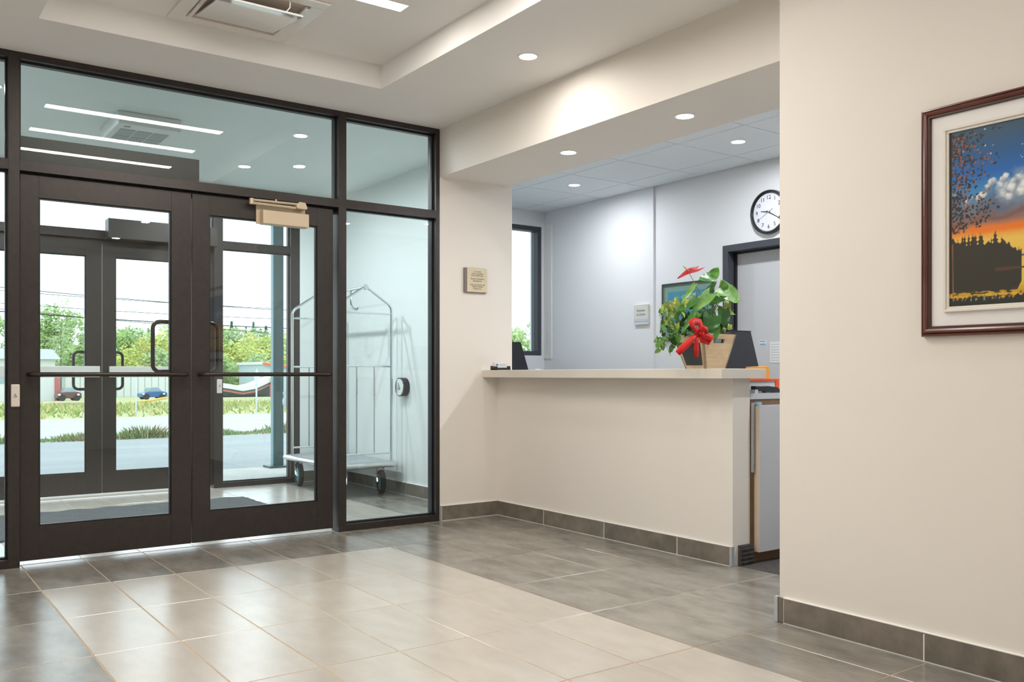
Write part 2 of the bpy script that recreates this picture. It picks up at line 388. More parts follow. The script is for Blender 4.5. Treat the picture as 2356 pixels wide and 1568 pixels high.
storefront('window_2', YO, [(-.55, -.10), (.62, .70), (2.590, 2.672), (3.325, 3.417)], {0: (2.20, 2.268), 1: (2.20, 2.268), 2: (2.20, 2.268)}, (-.55, 3.417),
           'outer dark bronze glazed screen facing the parking lot', 'glass_outer')

def arc(c, r, a0, a1, ax, n=6):
    o = []
    for i in range(n + 1):
        a = a0 + (a1 - a0) * i / n; o.append((c[0] + r * math.cos(a), c[1] + r * math.sin(a)))
    return o
def leaf_door(name, x0, x1, y, px0, px1, pz0, pz1, ztop, label, inner, pull_dir):
    root = struct(empty(name, ((x0 + x1) / 2, y, .025)), label); d = .045; z0 = .025
    box('stile', 'bronze', x0, px0, y, y + d, z0, ztop, root, bevel=.0015); box('stile', 'bronze', px1, x1, y, y + d, z0, ztop, root, bevel=.0015)
    box('bottom_rail', 'bronze', px0, px1, y + .0008, y + d - .0008, z0, pz0, root, bevel=.0008); box('top_rail', 'bronze', px0, px1, y + .0008, y + d - .0008, pz1, ztop, root, bevel=.0008)
    s = .008; gk = MB()
    for (a0, a1, b0, b1) in ((px0, px1, pz0, pz0 + s), (px0, px1, pz1 - s, pz1), (px0, px0 + s, pz0 + s, pz1 - s), (px1 - s, px1, pz0 + s, pz1 - s)): gk.box(a0, a1, y + .010, y + .034, b0, b1)
    gk.build('gasket', 'bronze_dark', root)
    pane(root, px0 + .005, px1 - .005, pz0 + .005, pz1 - .005, y + .018, 'glass_clear' if inner else 'glass_outer', .007)
    if inner:   # round push bar on the lobby side, bent back to the leaf at both ends
        yb_ = y - .058; r = .035; xa, xb_ = x0 + .042, x1 - .034
        pts = [(xa, y + .002, 1.043)] + [(xa + r - r * math.cos(t), yb_ + r - r * math.sin(t), 1.043) for t in [math.pi / 2 * i / 5 for i in range(6)]] + \
              [(xb_ - r + r * math.sin(t), yb_ + r - r * math.cos(t), 1.043) for t in [math.pi / 2 * i / 5 for i in range(6)]] + [(xb_, y + .002, 1.043)]
        MB().tube(pts, .0125, 12).build('push_bar', 'bar_metal', root, smooth=True)
        zl, zh, yo = 1.06, 1.36, y + d
    else:
        xa, xb_ = (x0 + .10, x1 - .025) if pull_dir < 0 else (x0 + .045, x1 - .10)
        pb = box('panic_bar', 'aluminium', xa, xb_, y - .062, y - .022, 1.018, 1.112, root, bevel=.004)
        box('bracket', 'bronze_dark', xa + .01, xa + .06, y - .024, y, 1.03, 1.10, root); box('bracket', 'bronze_dark', xb_ - .06, xb_ - .01, y - .024, y, 1.03, 1.10, root)
        zl, zh, yo = .915, 1.235, y + d
    # offset pull handle on the far side
    xs = px1 + .045 if pull_dir < 0 else px0 - .045; xo = xs + pull_dir * .125; yk = yo + .06; r = .04
    pts = [(xs, yo - .002, zh), (xs, yk - .015, zh), (xs + pull_dir * .015, yk, zh)] + [(xo - pull_dir * (r - r * math.sin(t)), yk, zh - r + r * math.cos(t)) for t in [math.pi / 2 * i / 5 for i in range(6)]] + \
          [(xo - pull_dir * (r - r * math.cos(t)), yk, zl + r - r * math.sin(t)) for t in [math.pi / 2 * i / 5 for i in range(6)]] + [(xs + pull_dir * .015, yk, zl), (xs, yk - .015, zl), (xs, yo - .002, zl)]
    MB().tube(pts, .0125, 12).build('pull_handle', 'bar_metal', root, smooth=True)
    return root
leaf_door('door_1', .681, 1.594, .035, .773, 1.478, .208, 2.015, 2.135, 'inner vestibule door leaf without a closer, beside the cream button plate', True, -1)
d2 = leaf_door('door_2', 1.600, 2.515, .035, 1.703, 2.404, .208, 2.015, 2.135, 'inner vestibule door leaf with a beige closer at its top', True, 1)
leaf_door('door_3', .715, 1.643, YO + .035, .82, 1.519, .205, 2.052, 2.188, 'outer entrance door leaf farther from the luggage cart', False, -1)
leaf_door('door_4', 1.649, 2.585, YO + .035, 1.753, 2.46, .205, 2.052, 2.188, 'outer entrance door leaf nearer the luggage cart', False, 1)
# door closer on door_2
c = box('closer_cover', 'closer_paint', 2.012, 2.318, -.038, .028, 1.984, 2.072, d2, bevel=.006, seg=3); c['label'] = 'beige painted door closer cover'
box('closer_plate', 'closer_paint', 1.99, 2.315, .020, .034, 1.99, 2.106, d2, bevel=.002)
MB().tube([(1.945, -.02, 2.128), (2.27, -.035, 2.128)], .008, 8).tube([(1.945, -.02, 2.108), (2.23, -.03, 2.104)], .009, 8).tube([(1.945, -.02, 2.10), (1.945, -.02, 2.136)], .014, 10).tube([(2.10, -.028, 2.128), (2.10, -.028, 2.145)], .006, 8).build('closer_arm', 'closer_paint', d2, smooth=True)
MB().prism([(2.235, 2.100), (2.295, 2.098), (2.305, 2.108), (2.29, 2.142), (2.25, 2.144), (2.228, 2.118)], 'y', -.045, .02).build('closer_knuckle', 'closer_paint', d2, bevel=.003)

# header boxes of the automatic door operators
tag(box('door_operator', 'bronze', .69, 1.667, .118, .25, 2.175, 2.362, bevel=.003), 'dark bronze operator box above the inner doors, behind the transom glass', 'door operator')
tag(box('door_operator', 'bronze', 1.662, 2.585, YO - .135, YO, 2.195, 2.362, bevel=.003), 'dark operator box above the outer entrance doors', 'door operator')

def wheelchair(parent, o, s, fx, yn, m='grey_ink'):
    """small access symbol on a plate; fx maps (a,b) -> world"""
    mb = MB(); P = lambda a, b: fx(o, a * s, b * s, yn)
    mb.tube([P(math.cos(t) * .26 - .02, math.sin(t) * .26 - .2) for t in [R(150) + R(230) * i / 12 for i in range(13)]], s * .045, 6)
    mb.tube([P(-.05, .34), P(-.03, .0), P(.18, 0), P(.27, -.3), P(.38, -.27)], s * .05, 6); mb.tube([P(-.04, .15), P(.15, .15)], s * .04, 6); mb.ball(P(-.06, .48), s * .075, 5)
    return mb.build('access_symbol', m, parent)
fy = lambda o, a, b, n: (o[0] + a, o[1] + n, o[2] + b)
fxn = lambda o, a, b, n: (o[0] + n, o[1] - a, o[2] + b)
bp = empty('button_plate', (.653, 0, .87), 'narrow cream door button plate on the post beside the inner doors', 'button')
box('plate', 'cream_plastic', .632, .675, -.016, 0, .868, .990, bp, bevel=.006, seg=3); wheelchair(bp, (.652, 0, .93), .022, fy, -.017)
bp2 = empty('button_plate', (2.636, YO, .87), 'small white door button plate on the outer screen post', 'button')
box('plate', 'cream_plastic', 2.612, 2.660, YO - .016, YO, .868, .998, bp2, bevel=.006, seg=3); wheelchair(bp2, (2.636, YO, .94), .022, fy, -.017)
pb = empty('push_button', (3.80, 1.375, .933), 'round steel access button on a black housing on the vestibule wall', 'button')
MB().disc((3.80, 1.375, .933), (-1, 0, 0), .080, .058, 40).build('housing', 'black_plastic', pb, smooth=True)
MB().disc((3.742, 1.375, .933), (-1, 0, 0), .074, .006, 40, r2=.071).build('steel_face', 'silver', pb, smooth=True); wheelchair(pb, (3.737, 1.375, .935), .055, fxn, -.002)

# office window and its view
ww = struct(empty('window_3', ((WX0 + WX1) / 2, YW, WZ0)), 'dark framed office window with grey blue jamb'); yf = YW + .06; fw = .045
for a in ((WX0, WX1, WZ1 - fw, WZ1), (WX0, WX1, WZ0, WZ0 + fw), (WX0, WX0 + fw, WZ0 + fw, WZ1 - fw), (WX1 - fw, WX1, WZ0 + fw, WZ1 - fw), ((WX0 + WX1) / 2 - .04, (WX0 + WX1) / 2, WZ0 + fw, WZ1 - fw)):
    box('window_frame', 'office_frame', a[0], a[1], yf - .05, yf + .06, a[2], a[3], ww, bevel=.0015, seg=1)
pane(ww, WX0 + fw, (WX0 + WX1) / 2 - .04, WZ0 + fw, WZ1 - fw, yf); pane(ww, (WX0 + WX1) / 2, WX1 - fw, WZ0 + fw, WZ1 - fw, yf)
struct(box('trim_3', 'white_trim', XB - .010, XB, YW - .13, YW - .001, WZ0 - .03, WZ1 + .02), 'white casing strip beside the office window')

# office door (frame + leaf)
dr = struct(empty('door_5', (XB + .02, (DY0 + DY1) / 2, 0)), 'white office door in a charcoal steel frame under the clock'); xf = XB + .005
for a in ((DY1 - .055, DY1, 0, DZ), (DY0, DY0 + .055, 0, DZ), (DY0 + .055, DY1 - .055, DZ - .055, DZ)):
    box('door_frame', 'office_frame', xf, xf + .16, a[0], a[1], a[2], a[3], dr, bevel=.002, seg=1)
box('door_frame', 'bronze_dark', xf + .075, xf + .10, DY1 - .072, DY1 - .055, 0, DZ - .055, dr); box('door_frame', 'bronze_dark', xf + .075, xf + .10, DY0 + .055, DY1 - .055, DZ - .07, DZ - .055, dr)  # near-black strips paint the shadow gap before the recessed leaf
box('door_leaf', 'melamine', xf + .10, xf + .145, DY0 + .058, DY1 - .058, .01, DZ - .058, dr)
box('door_handle', 'silver', xf + .04, xf + .10, DY0 + .11, DY0 + .13, 1.0, 1.02, dr)

# ================================================================== LAMPS
def area(name, loc, size, power, col, shape='DISK', sy=None, rot=(0, 0, 0), parent=None, spread=150):
    l = bpy.data.lights.new(name, 'AREA'); l.shape = shape; l.size = size
    if sy: l.size_y = sy
    l.energy = power; l.color = col; l.spread = R(spread); o = bpy.data.objects.new(name, l); COL.objects.link(o); o.rotation_euler = rot
    if parent: o.parent = parent; o.location = Vector(loc) - wloc(parent)
    else: o.location = loc
def downlight(x, y, z, label, p, col, group):
    r = empty('downlight', (x, y, z), label, 'ceiling light', group)
    mb = MB(); n = 36; ro, ri = .060, .048
    vs = []; 
    for rr, zz in ((ro, z), (ro, z - .003), (ri, z - .003), (ri, z)):
        vs += [(x + rr * math.cos(2 * math.pi * k / n), y + rr * math.sin(2 * math.pi * k / n), zz) for k in range(n)]
    fs = [(a * n + k, a * n + (k + 1) % n, ((a + 1) % 4) * n + (k + 1) % n, ((a + 1) % 4) * n + k) for a in range(4) for k in range(n)]
    mb.add(vs, fs).build('trim_ring', 'white_trim', r); MB().disc((x, y, z - .0005), (0, 0, -1), ri, .0015, 32).build('lens', 'led_spot', r)
    area('downlight_beam', (x, y, z - .004), .09, p, col, parent=r, spread=175)
downlight(2.95, -1.545, HC, 'recessed round downlight alone in the lobby ceiling beside the tray', P_SPOT, WARM, None)
for y in (-5.2, -6.7): downlight(2.60, y, HC, 'added fill downlight beside the tray end, on the big picture side, %s' % ('nearer the tray' if y > -6 else 'near the back wall'), P_HIDDEN, WARM, 'added lobby fill lights')  # added out of view to fill the lobby with light
for y in (-1.545, -3.3, -5.0, -6.7): downlight(.15, y, HC, 'added fill downlight on the far side of the tray, %s' % {-1.545: 'first from the glass screen', -3.3: 'second from the glass screen', -5.0: 'third from the glass screen', -6.7: 'fourth from the glass screen'}[y], P_HIDDEN, WARM, 'added lobby fill lights')  # unseen row put in as fill light for the lobby
for y in (-1.0, -3.0, -5.0, -6.8): downlight(-1.4, y, HC, 'added fill downlight in the row along the unseen wall, %s' % {-1.0: 'first from the glass screen', -3.0: 'second from the glass screen', -5.0: 'third from the glass screen', -6.8: 'fourth from the glass screen'}[y], P_HIDDEN, WARM, 'added lobby fill lights')  # another added row of unseen fill lamps
downlight(3.613, -2.08, ZH, 'recessed downlight in the counter soffit, nearer the big picture wall', P_SPOT * .55, NEUTRAL, None)
downlight(3.607, -1.09, ZH, 'recessed downlight in the counter soffit, nearer the entrance', P_SPOT * .55, NEUTRAL, None)
downlight(5.09, -1.20, ZO - .004, 'recessed downlight in an office ceiling panel near the clock', P_OFFICE, COOL, None)
downlight(5.08, .63, ZO - .004, 'recessed downlight in an office ceiling panel near the window', P_OFFICE, COOL, None)
downlight(5.09, -3.04, ZO - .004, 'added fill downlight in an office ceiling panel, hidden behind the wall', P_OFFICE * 3, COOL, None)  # unseen lamp added to brighten the office
downlight(2.58, .74, HC, 'vestibule downlight nearer the lobby', P_VEST, COOL, None)
downlight(2.58, 1.94, HC, 'vestibule downlight nearer the outside', P_VEST, COOL, None)
for y in (.74, 1.94): downlight(.62, y, HC, 'vestibule downlight over the hidden end of the mat, %s' % ('nearer the lobby' if y < 1 else 'nearer the outside'), P_VEST, COOL, 'vestibule downlights out of view')
def linear(x0, x1, y, z, label, group=None):
    r = empty('linear_light', ((x0 + x1) / 2, y, z), label, 'ceiling light', group); h = .045
    mb = MB(); mb.box(x0 - .006, x1 + .006, y - h - .006, y - h, z - .004, z); mb.box(x0 - .006, x1 + .006, y + h, y + h + .006, z - .004, z); mb.box(x0 - .006, x0, y - h, y + h, z - .004, z); mb.box(x1, x1 + .006, y - h, y + h, z - .004, z)
    mb.build('trim_ring', 'white_trim', r); box('diffuser', 'led', x0, x1, y - h, y + h, z - .002, z - .0003, r)
    area('linear_beam', ((x0 + x1) / 2, y, z - .005), x1 - x0, P_LINEAR, WARM, 'RECTANGLE', .085, parent=r, spread=180)
linear(1.02, 2.255, -1.41, ZT, 'bright linear ceiling light recessed in the tray')
linear(1.02, 2.255, -2.14, ZT, 'linear tray light second from the glass screen, seen only mirrored in it')
linear(1.02, 2.255, -2.86, ZT, 'linear tray light third from the glass screen, seen only mirrored in it')

# ceiling cassette in the tray (glossy drop panel hanging a little open)
ca = empty('ceiling_cassette', (1.61, -.915, ZT), 'white ceiling air cassette with a glossy centre panel in the tray', 'air conditioner')
X0, X1, Y0, Y1 = 1.285, 1.925, -1.245, -.60; zc = ZT - .012
mb = MB(); bw = .075
mb.box(X0, X1, Y1 - bw, Y1, zc, ZT); mb.box(X0, X1, Y0, Y0 + bw, zc, ZT); mb.box(X0, X0 + bw, Y0 + bw, Y1 - bw, zc, ZT); mb.box(X1 - bw, X1, Y0 + bw, Y1 - bw, zc, ZT); mb.build('bezel', 'cassette_white', ca, bevel=.003)
box('recess', 'cassette_gap', X0 + bw, X1 - bw, Y0 + bw, Y1 - bw, ZT - .003, ZT, ca)
px0, px1, pyf, pyn = X0 + .115, X1 - .105, Y1 - .115, Y0 + .11
vs = [(px0, pyf, ZT - .014), (px1, pyf, ZT - .014), (px1, pyn, ZT - .060), (px0, pyn, ZT - .060)]
MB().add(vs + [(a, b, c + .012) for a, b, c in vs], [(0, 1, 2, 3), (7, 6, 5, 4), (0, 4, 5, 1), (1, 5, 6, 2), (2, 6, 7, 3), (3, 7, 4, 0)]).build('centre_panel', 'cassette_panel', ca, bevel=.003)
box('louvre', 'cassette_white', X1 - .098, X1 - .080, Y0 + .10, Y1 - .10, ZT - .020, ZT - .004, ca, bevel=.002); box('louvre', 'cassette_white', X0 + .080, X0 + .098, Y0 + .10, Y1 - .10, ZT - .020, ZT - .004, ca, bevel=.002)
MB().tube([(px1 - .09, pyn + .01, ZT - .052), (px1 - .08, pyn - .02, ZT - .035), (px1 - .085, pyn - .035, ZT - .012), (px1 - .09, pyn - .03, ZT)], .003, 6).build('cord', 'white_trim', ca, smooth=True)
# vestibule ceiling heater
he = empty('ceiling_heater', (1.553, 1.115, HC), 'white surface mounted ceiling heater with grey grilles in the vestibule', 'heater')
X0, X1, Y0, Y1 = 1.35, 1.757, .83, 1.40; zb = 2.70
box('housing', 'heater_white', X0, X1, Y0, Y1, zb, HC, he, bevel=.008)
for i in range(3):
    for j in range(2):
        a = X0 + .045 + i * .108; b = Y0 + .13 + j * .19
        box('grille', 'heater_grille', a, a + .098, b, b + .172, zb - .003, zb + .001, he)
box('control_lid', 'heater_grille', X0 + .05, X0 + .09, Y0 + .04, Y0 + .08, zb - .003, zb + .001, he)

# ================================================================== RECEPTION
wc = empty('reception_counter', (3.89, -1.115, 0), 'white painted reception counter wall with a pale overhanging top', 'counter')
box('counter_wall', 'paint', XC, 3.965, -2.232, 0, 0, 1.020, wc)
box('counter_top', 'laminate', 3.684, 4.046, -2.279, 0, 1.020, 1.0745, wc, bevel=.003, seg=3)
cb = MB(); 
for i in range(9): cb.box(3.868, 3.968, -2.252 - (i % 2) * .006, -2.232, .004 + i * .0118, .0135 + i * .0118)
cb.box(3.866, 3.970, -2.246, -2.232, 0, .11); o = cb.build('carpet_base', 'carpet', wc); o['label'] = 'ribbed dark carpet base strip'

cabn = empty('desk_cabinet', (4.28, -2.0, 0), 'white desk cabinet with a brown carcass behind the counter end', 'cabinet')
YCF = -2.228
box('carcass', 'brown_board', 3.968, 4.60, YCF, YCF + .5, .055, .905, cabn); box('plinth', 'brown_board', 3.972, 4.60, YCF + .012, YCF + .45, .001, .055, cabn)
box('desk_top', 'melamine', 3.968, 4.75, YCF - .004, .95, .905, .938, cabn, bevel=.001); box('end_support', 'melamine', 3.97, 4.70, .90, .93, .001, .905, cabn)
dd = MB(); dx0 = 4.003; dy = YCF - .040
o = box('door', ['melamine'], dx0 + .003, 4.58, dy, YCF - .002, .062, .872, cabn, bevel=.001)
box('door_edge', 'melamine_edge', dx0, dx0 + .003, dy, YCF - .002, .062, .872, o)
MB().box(3.974, 3.994, YCF - .016, YCF, .50, .885).build('edge_strip', 'siding_joint', cabn, bevel=.006, seg=3)
box('hinge_tab', 'sky_print', 4.0, 4.035, YCF - .03, YCF - .004, .874, .890, cabn)
# framed tray on the desk, folder, stapler
ft = empty('document_tray', (4.12, YCF + .02, .938), 'grey document tray with a red orange rim on the desk cabinet', 'tray')
box('back_panel', 'melamine', 3.985, 4.32, YCF + .10, YCF + .108, .939, 1.006, ft)
mb = MB(); mb.box(3.984, 4.347, YCF + .093, YCF + .104, 1.004, 1.0185); mb.box(4.316, 4.347, YCF + .093, YCF + .104, .939, 1.004); mb.build('rim', 'red_orange', ft, bevel=.002)
mb = MB(); pr = [(4.03, 0), (4.085, 0)]
tag(MB().prism([(4.040, .946), (4.115, .947), (4.13, .944), (4.26, .940), (4.26, .958), (4.235, .971), (4.15, .978), (4.125, .976), (4.04, .978)], 'y', YCF + .02, YCF + .052).build('stapler', 'black_gloss', bevel=.003), 'black stapler lying on the desk cabinet', 'stapler')
o = bpy.data.objects['stapler']; box('chrome_nose', 'silver', 4.036, 4.062, YCF + .018, YCF + .054, .938, .958, o); box('foot_plate', 'black_gloss', 4.06, 4.26, YCF + .022, YCF + .05, .938, .9415, o); box('post', 'black_gloss', 4.13, 4.15, YCF + .028, YCF + .045, .9415, .948, o)
tag(MB().prism([(4.12, .938), (4.305, .938), (4.305, 1.070), (4.299, 1.085), (4.285, 1.092), (4.12, 1.086)], 'y', -2.10, -2.075).build('folder', 'orange_plastic', bevel=.002), 'orange folder standing behind the counter top end', 'folder')

# black tapered stands
def wedge(y0, y1, label):
    z = .938; r = empty('display_stand', (4.31, (y0 + y1) / 2, z), label, 'display stand', 'black stands behind the counter')
    MB().prism([(4.085, z), (4.53, z), (4.402, 1.305), (4.215, 1.305)], 'y', y0, y1).build('body', 'black_plastic', r, bevel=.003)
    MB().prism([(4.212, 1.305), (4.405, 1.305), (4.405, 1.3085), (4.212, 1.3085)], 'y', y0 - .002, y1 + .002).build('top_cap', 'black_gloss', r)
wedge(-1.88, -1.78, 'black tapered stand behind the wooden planter'); wedge(.50, .60, 'black tapered stand before the office window, by the white pier')
# business card holder
bh = empty('card_holder', (3.78, -.17, 1.0745), 'small black holder with white business cards on the counter', 'card holder')
A = on_y(1135.5, 852, -.14).x; B = on_y(1166, 852, -.14).x; z = 1.0747
mb = MB(); mb.box(A, B, -.185, -.10, z, z + .008); mb.box(A, A + .005, -.185, -.10, z, z + .026); mb.box(B - .005, B, -.185, -.10, z, z + .028); mb.box(A, B, -.188, -.182, z, z + .016); mb.box(A, B, -.105, -.10, z, z + .03); mb.build('holder', 'black_gloss', bh, bevel=.001)
cd = MB(); cd.box(A + .006, B - .006, -.150, -.118, z + .008, z + .052); cd = cd.build('cards', 'paper', bh)
MB().disc((A + .024, -.1505, z + .042), (0, -1, 0), .010, .0006, 20).build('logo', 'blue_ink', bh); bpy.data.objects['logo'].scale.z = .6
box('printed_line', 'ink_light', A + .042, B - .018, -.1506, -.150, z + .042, z + .0435, bh); box('printed_line', 'ink_light', A + .042, B - .026, -.1506, -.150, z + .036, z + .0375, bh)
q = on_y(1238, 852, -.5)
tag(MB().disc((q.x, -.5, 1.0746), (0, 0, 1), .019, .006, 24).build('counter_button', 'white_trim', bevel=.001), 'tiny flat white disc lying on the counter', 'disc')

# wooden planter box
zt = 1.0747; zb, zp = zt, zt + .192
pl = empty('planter_box', (3.83, -2.02, zt), 'pale wooden planter box with a slate panel on the counter', 'planter')
bx0, bx1, by0, by1 = 3.750, 3.912, -2.105, -1.955   # bottom
tx0, tx1, ty0, ty1 = 3.692, 3.968, -2.135, -1.905   # top
ym = lambda f: by0 + (ty0 - by0) * f
def lerp(a, b, f): return a + (b - a) * f
def ppt(sx_, sy_, f, ins=0):   # corner point at height fraction f
    x = lerp((bx0, bx1)[sx_], (tx0, tx1)[sx_], f); y = lerp((by0, by1)[sy_], (ty0, ty1)[sy_], f)
    return Vector((x + (ins if sx_ == 0 else -ins), y + (ins if sy_ == 0 else -ins), lerp(zb, zp, f)))
def slab4(q, n, t, name, m, parent, **k):  # quad q, thickness t along n
    q = [Vector(a) for a in q]; n = Vector(n) * t
    return MB().add(q + [a + n for a in q], [(3, 2, 1, 0), (4, 5, 6, 7), (0, 1, 5, 4), (1, 2, 6, 5), (2, 3, 7, 6), (3, 0, 4, 7)]).build(name, m, parent, **k)
# front face (towards viewer) with a handle slot: built as pieces round the slot
def fpt(u, f): a, b = ppt(0, 0, f), ppt(1, 0, f); return a.lerp(b, u)
mb = MB(); N = (0, 1, 0); th = .012
def quadslab(mb, q, t=th, n=(0, 1, 0)):
    q = [Vector(a) for a in q]; n = Vector(n) * t; mb.add(q + [a + n for a in q], [(3, 2, 1, 0), (4, 5, 6, 7), (0, 1, 5, 4), (1, 2, 6, 5), (2, 3, 7, 6), (3, 0, 4, 7)])
u0, u1, f0, f1 = .34, .68, .74, .86
for (ua, ub, fa, fb) in ((0, 1, 0, f0), (0, 1, f1, 1), (0, u0, f0, f1), (u1, 1, f0, f1)): quadslab(mb, [fpt(ua, fa), fpt(ub, fa), fpt(ub, fb), fpt(ua, fb)])
mb.build('end_panel', 'raw_wood', pl)
slab4([ppt(0, 1, 0), ppt(1, 1, 0), ppt(1, 1, 1), ppt(0, 1, 1)], (0, -1, 0), th, 'end_panel', 'raw_wood', pl)
slab4([ppt(0, 0, 0), ppt(0, 1, 0), ppt(0, 1, 1), ppt(0, 0, 1)], (1, 0, 0), th, 'side_panel', 'raw_wood_flat', pl)
slab4([ppt(1, 0, 0), ppt(1, 1, 0), ppt(1, 1, 1), ppt(1, 0, 1)], (-1, 0, 0), th, 'side_panel', 'raw_wood_flat', pl)
MB().box(bx0 + .01, bx1 - .01, by0 + .01, by1 - .01, zb, zb + .01).build('base', 'raw_wood_flat', pl)
def spt(u, f): return ppt(0, 0, f).lerp(ppt(0, 1, f), u)
sl = slab4([spt(.12, .10) - Vector((.002, 0, 0)), spt(.88, .10) - Vector((.002, 0, 0)), spt(.88, .74) - Vector((.002, 0, 0)), spt(.12, .74) - Vector((.002, 0, 0))], (1, 0, 0), .003, 'slate_panel', 'slate', pl); sl['label'] = 'dark slate writing panel'
box('label_holder', 'sky_print', lerp(tx0, tx1, .42), lerp(tx0, tx1, .62), -2.118, -2.117, zt + .145, zt + .165, pl)
mb = MB(); mb.box(3.715, 3.945, -2.115, -1.925, zp - .035, zp - .012); o = mb.build('soil', 'moss', pl)

# ---- leaves
def leaf_mesh(L, W, fold=.35, curl=.35, heart=1.0, m='leaf_mid', nx=8):
    mb = MB(); rows = nx; cols = [-1, -.6, 0, .6, 1]; vs = []
    for i in range(rows + 1):
        t = i / rows
        hw = W / 2 * (math.sin(math.pi * min(1, (t + .16) / 1.16) ** .72)) ** .75 if t < 1 else 0
        for c in cols:
            x = L * t - heart * L * .24 * abs(c) ** 1.5 * (1 - t) ** 2; y = hw * c
            z = fold * abs(y) * (1 - .3 * t) - curl * L * t * t * .6 + .06 * W * math.sin(t * 9 + c * 2)
            vs.append((x, y, z))
    n = len(cols)
    fs = [(i * n + k, (i + 1) * n + k, (i + 1) * n + k + 1, i * n + k + 1) for i in range(rows) for k in range(n - 1)]
    me = bpy.data.meshes.new('leaf'); me.from_pydata(vs, [], fs); me.materials.append(M[m]); me.polygons.foreach_set('use_smooth', [True] * len(fs)); me.update(); return me
def put_leaf(base, tip, width, m, parent, nrm=(-.35, -1, .45), name='leaf', fold=.3, curl=.25, heart=1.0, me=None):
    base, tip = Vector(base), Vector(tip); d = tip - base; L = d.length; x = d.normalized(); n = Vector(nrm); n = (n - x * n.dot(x)).normalized(); y = n.cross(x)
    if me is None: me = leaf_mesh(L, width, fold, curl, heart, m)
    o = place(name, me, base, parent); o.rotation_euler = Matrix((x, y, n)).transposed().to_euler(); return o, L
ZP = lambda zx, zy: (1480 + .1913 * zx, 590 + .1913 * zy)
def PL(zx, zy, y=-2.03): px, py = ZP(zx, zy); return on_y(px, py, y)
an = empty('anthurium', (3.83, -2.02, zp - .012), 'green anthurium with one red flower growing in the wooden planter', 'potted plant')
root_p = Vector((3.83, -2.03, zp - .014))
big = [((955, 400), (1190, 520), .155 * .62, 'leaf_light', -2.08, 1, (-.2, -1, .9)), ((965, 400), (945, 285), .05, 'leaf_light', -2.08, .6, (-.6, -1, .5)),
       ((985, 425), (850, 445), .048, 'leaf_light', -2.09, .8, (-.2, -1, .9)), ((800, 450), (600, 655), .056, 'leaf_light', -2.10, 1, (-.5, -1, .9)),
       ((828, 245), (905, 125), .048, 'leaf_mid', -2.03, .9, (-.4, -1, .2)), ((815, 245), (680, 270), .050, 'leaf_mid', -2.05, 1, (-.3, -1, .5)),
       ((728, 480), (890, 283), .030, 'leaf_dark', -2.02, .3, (-.8, -1, .2)), ((630, 495), (415, 650), .050, 'leaf_mid', -2.08, .8, (-.3, -1, .7)),
       ((625, 325), (455, 560), .022, 'leaf_light', -2.10, .2, (-1, -.6, .4)), ((830, 725), (785, 905), .085, 'leaf_dark', -2.11, 1, (-.3, -1, .3)),
       ((865, 850), (855, 1010), .046, 'leaf_mid', -2.13, 1, (-.3, -1, .3)), ((965, 650), (990, 860), .056, 'leaf_dark', -2.09, 1, (-.5, -1, .3)),
       ((615, 670), (460, 920), .024, 'leaf_mid', -2.12, .3, (-1, -.8, .4)), ((940, 480), (800, 570), .045, 'leaf_mid', -2.03, .8, (-.2, -1, .6)),
       ((900, 620), (1130, 690), .030, 'leaf_light', -2.06, .4, (-.2, -1, .9)), ((700, 520), (560, 620), .045, 'leaf_mid', -2.05, .9, (-.2, -1, .7)),
       ((760, 640), (700, 800), .055, 'leaf_dark', -2.07, 1, (-.2, -1, .4)), ((880, 780), (950, 900), .050, 'leaf_dark', -2.05, 1, (-.2, -1, .4)),
       ((560, 760), (440, 860), .055, 'leaf_dark', -2.03, 1, (-.2, -1, .5)), ((700, 470), (760, 560), .04, 'leaf_mid', -2.0, .8, (-.2, -1, .5))]
for (b, t_, wd, m_, y, ht, nr) in big:
    bp_ = PL(*b, y); tp_ = PL(*t_, y - .02)
    lf, _ = put_leaf(bp_, tp_, wd * 1.25, m_, an, nrm=(-.55 + nr[0] * .3, -.9, .25 + nr[2] * .25), heart=ht, curl=.14, fold=.22)
    mid = root_p.lerp(bp_, .55) + Vector((0, .01, .01)); MB().tube([root_p + (bp_ - root_p) * .02, mid, bp_], [.0022, .0018, .0012], 6).build('stem', 'stem', an, smooth=True)
# flower
fb = PL(545, 180, -2.07); fl_ = empty('flower', fb); fl_.parent = an; fl_.location = fb - wloc(an); WL[fl_.name] = fb
spa, _ = put_leaf(PL(655, 150, -2.07), PL(415, 235, -2.08), .055, 'spathe', fl_, nrm=(.1, -.35, 1), name='spathe', fold=.25, curl=.12)
MB().tube([PL(545, 170, -2.07), PL(515, 145, -2.075), PL(480, 115, -2.08)], [.0035, .0035, .002], 8).build('spadix', 'spadix', fl_, smooth=True)
MB().tube([PL(545, 190, -2.07), PL(610, 300, -2.06), PL(690, 450, -2.04), PL(725, 690, -2.03), root_p], .0016, 6).build('stem', 'stem', an, smooth=True)
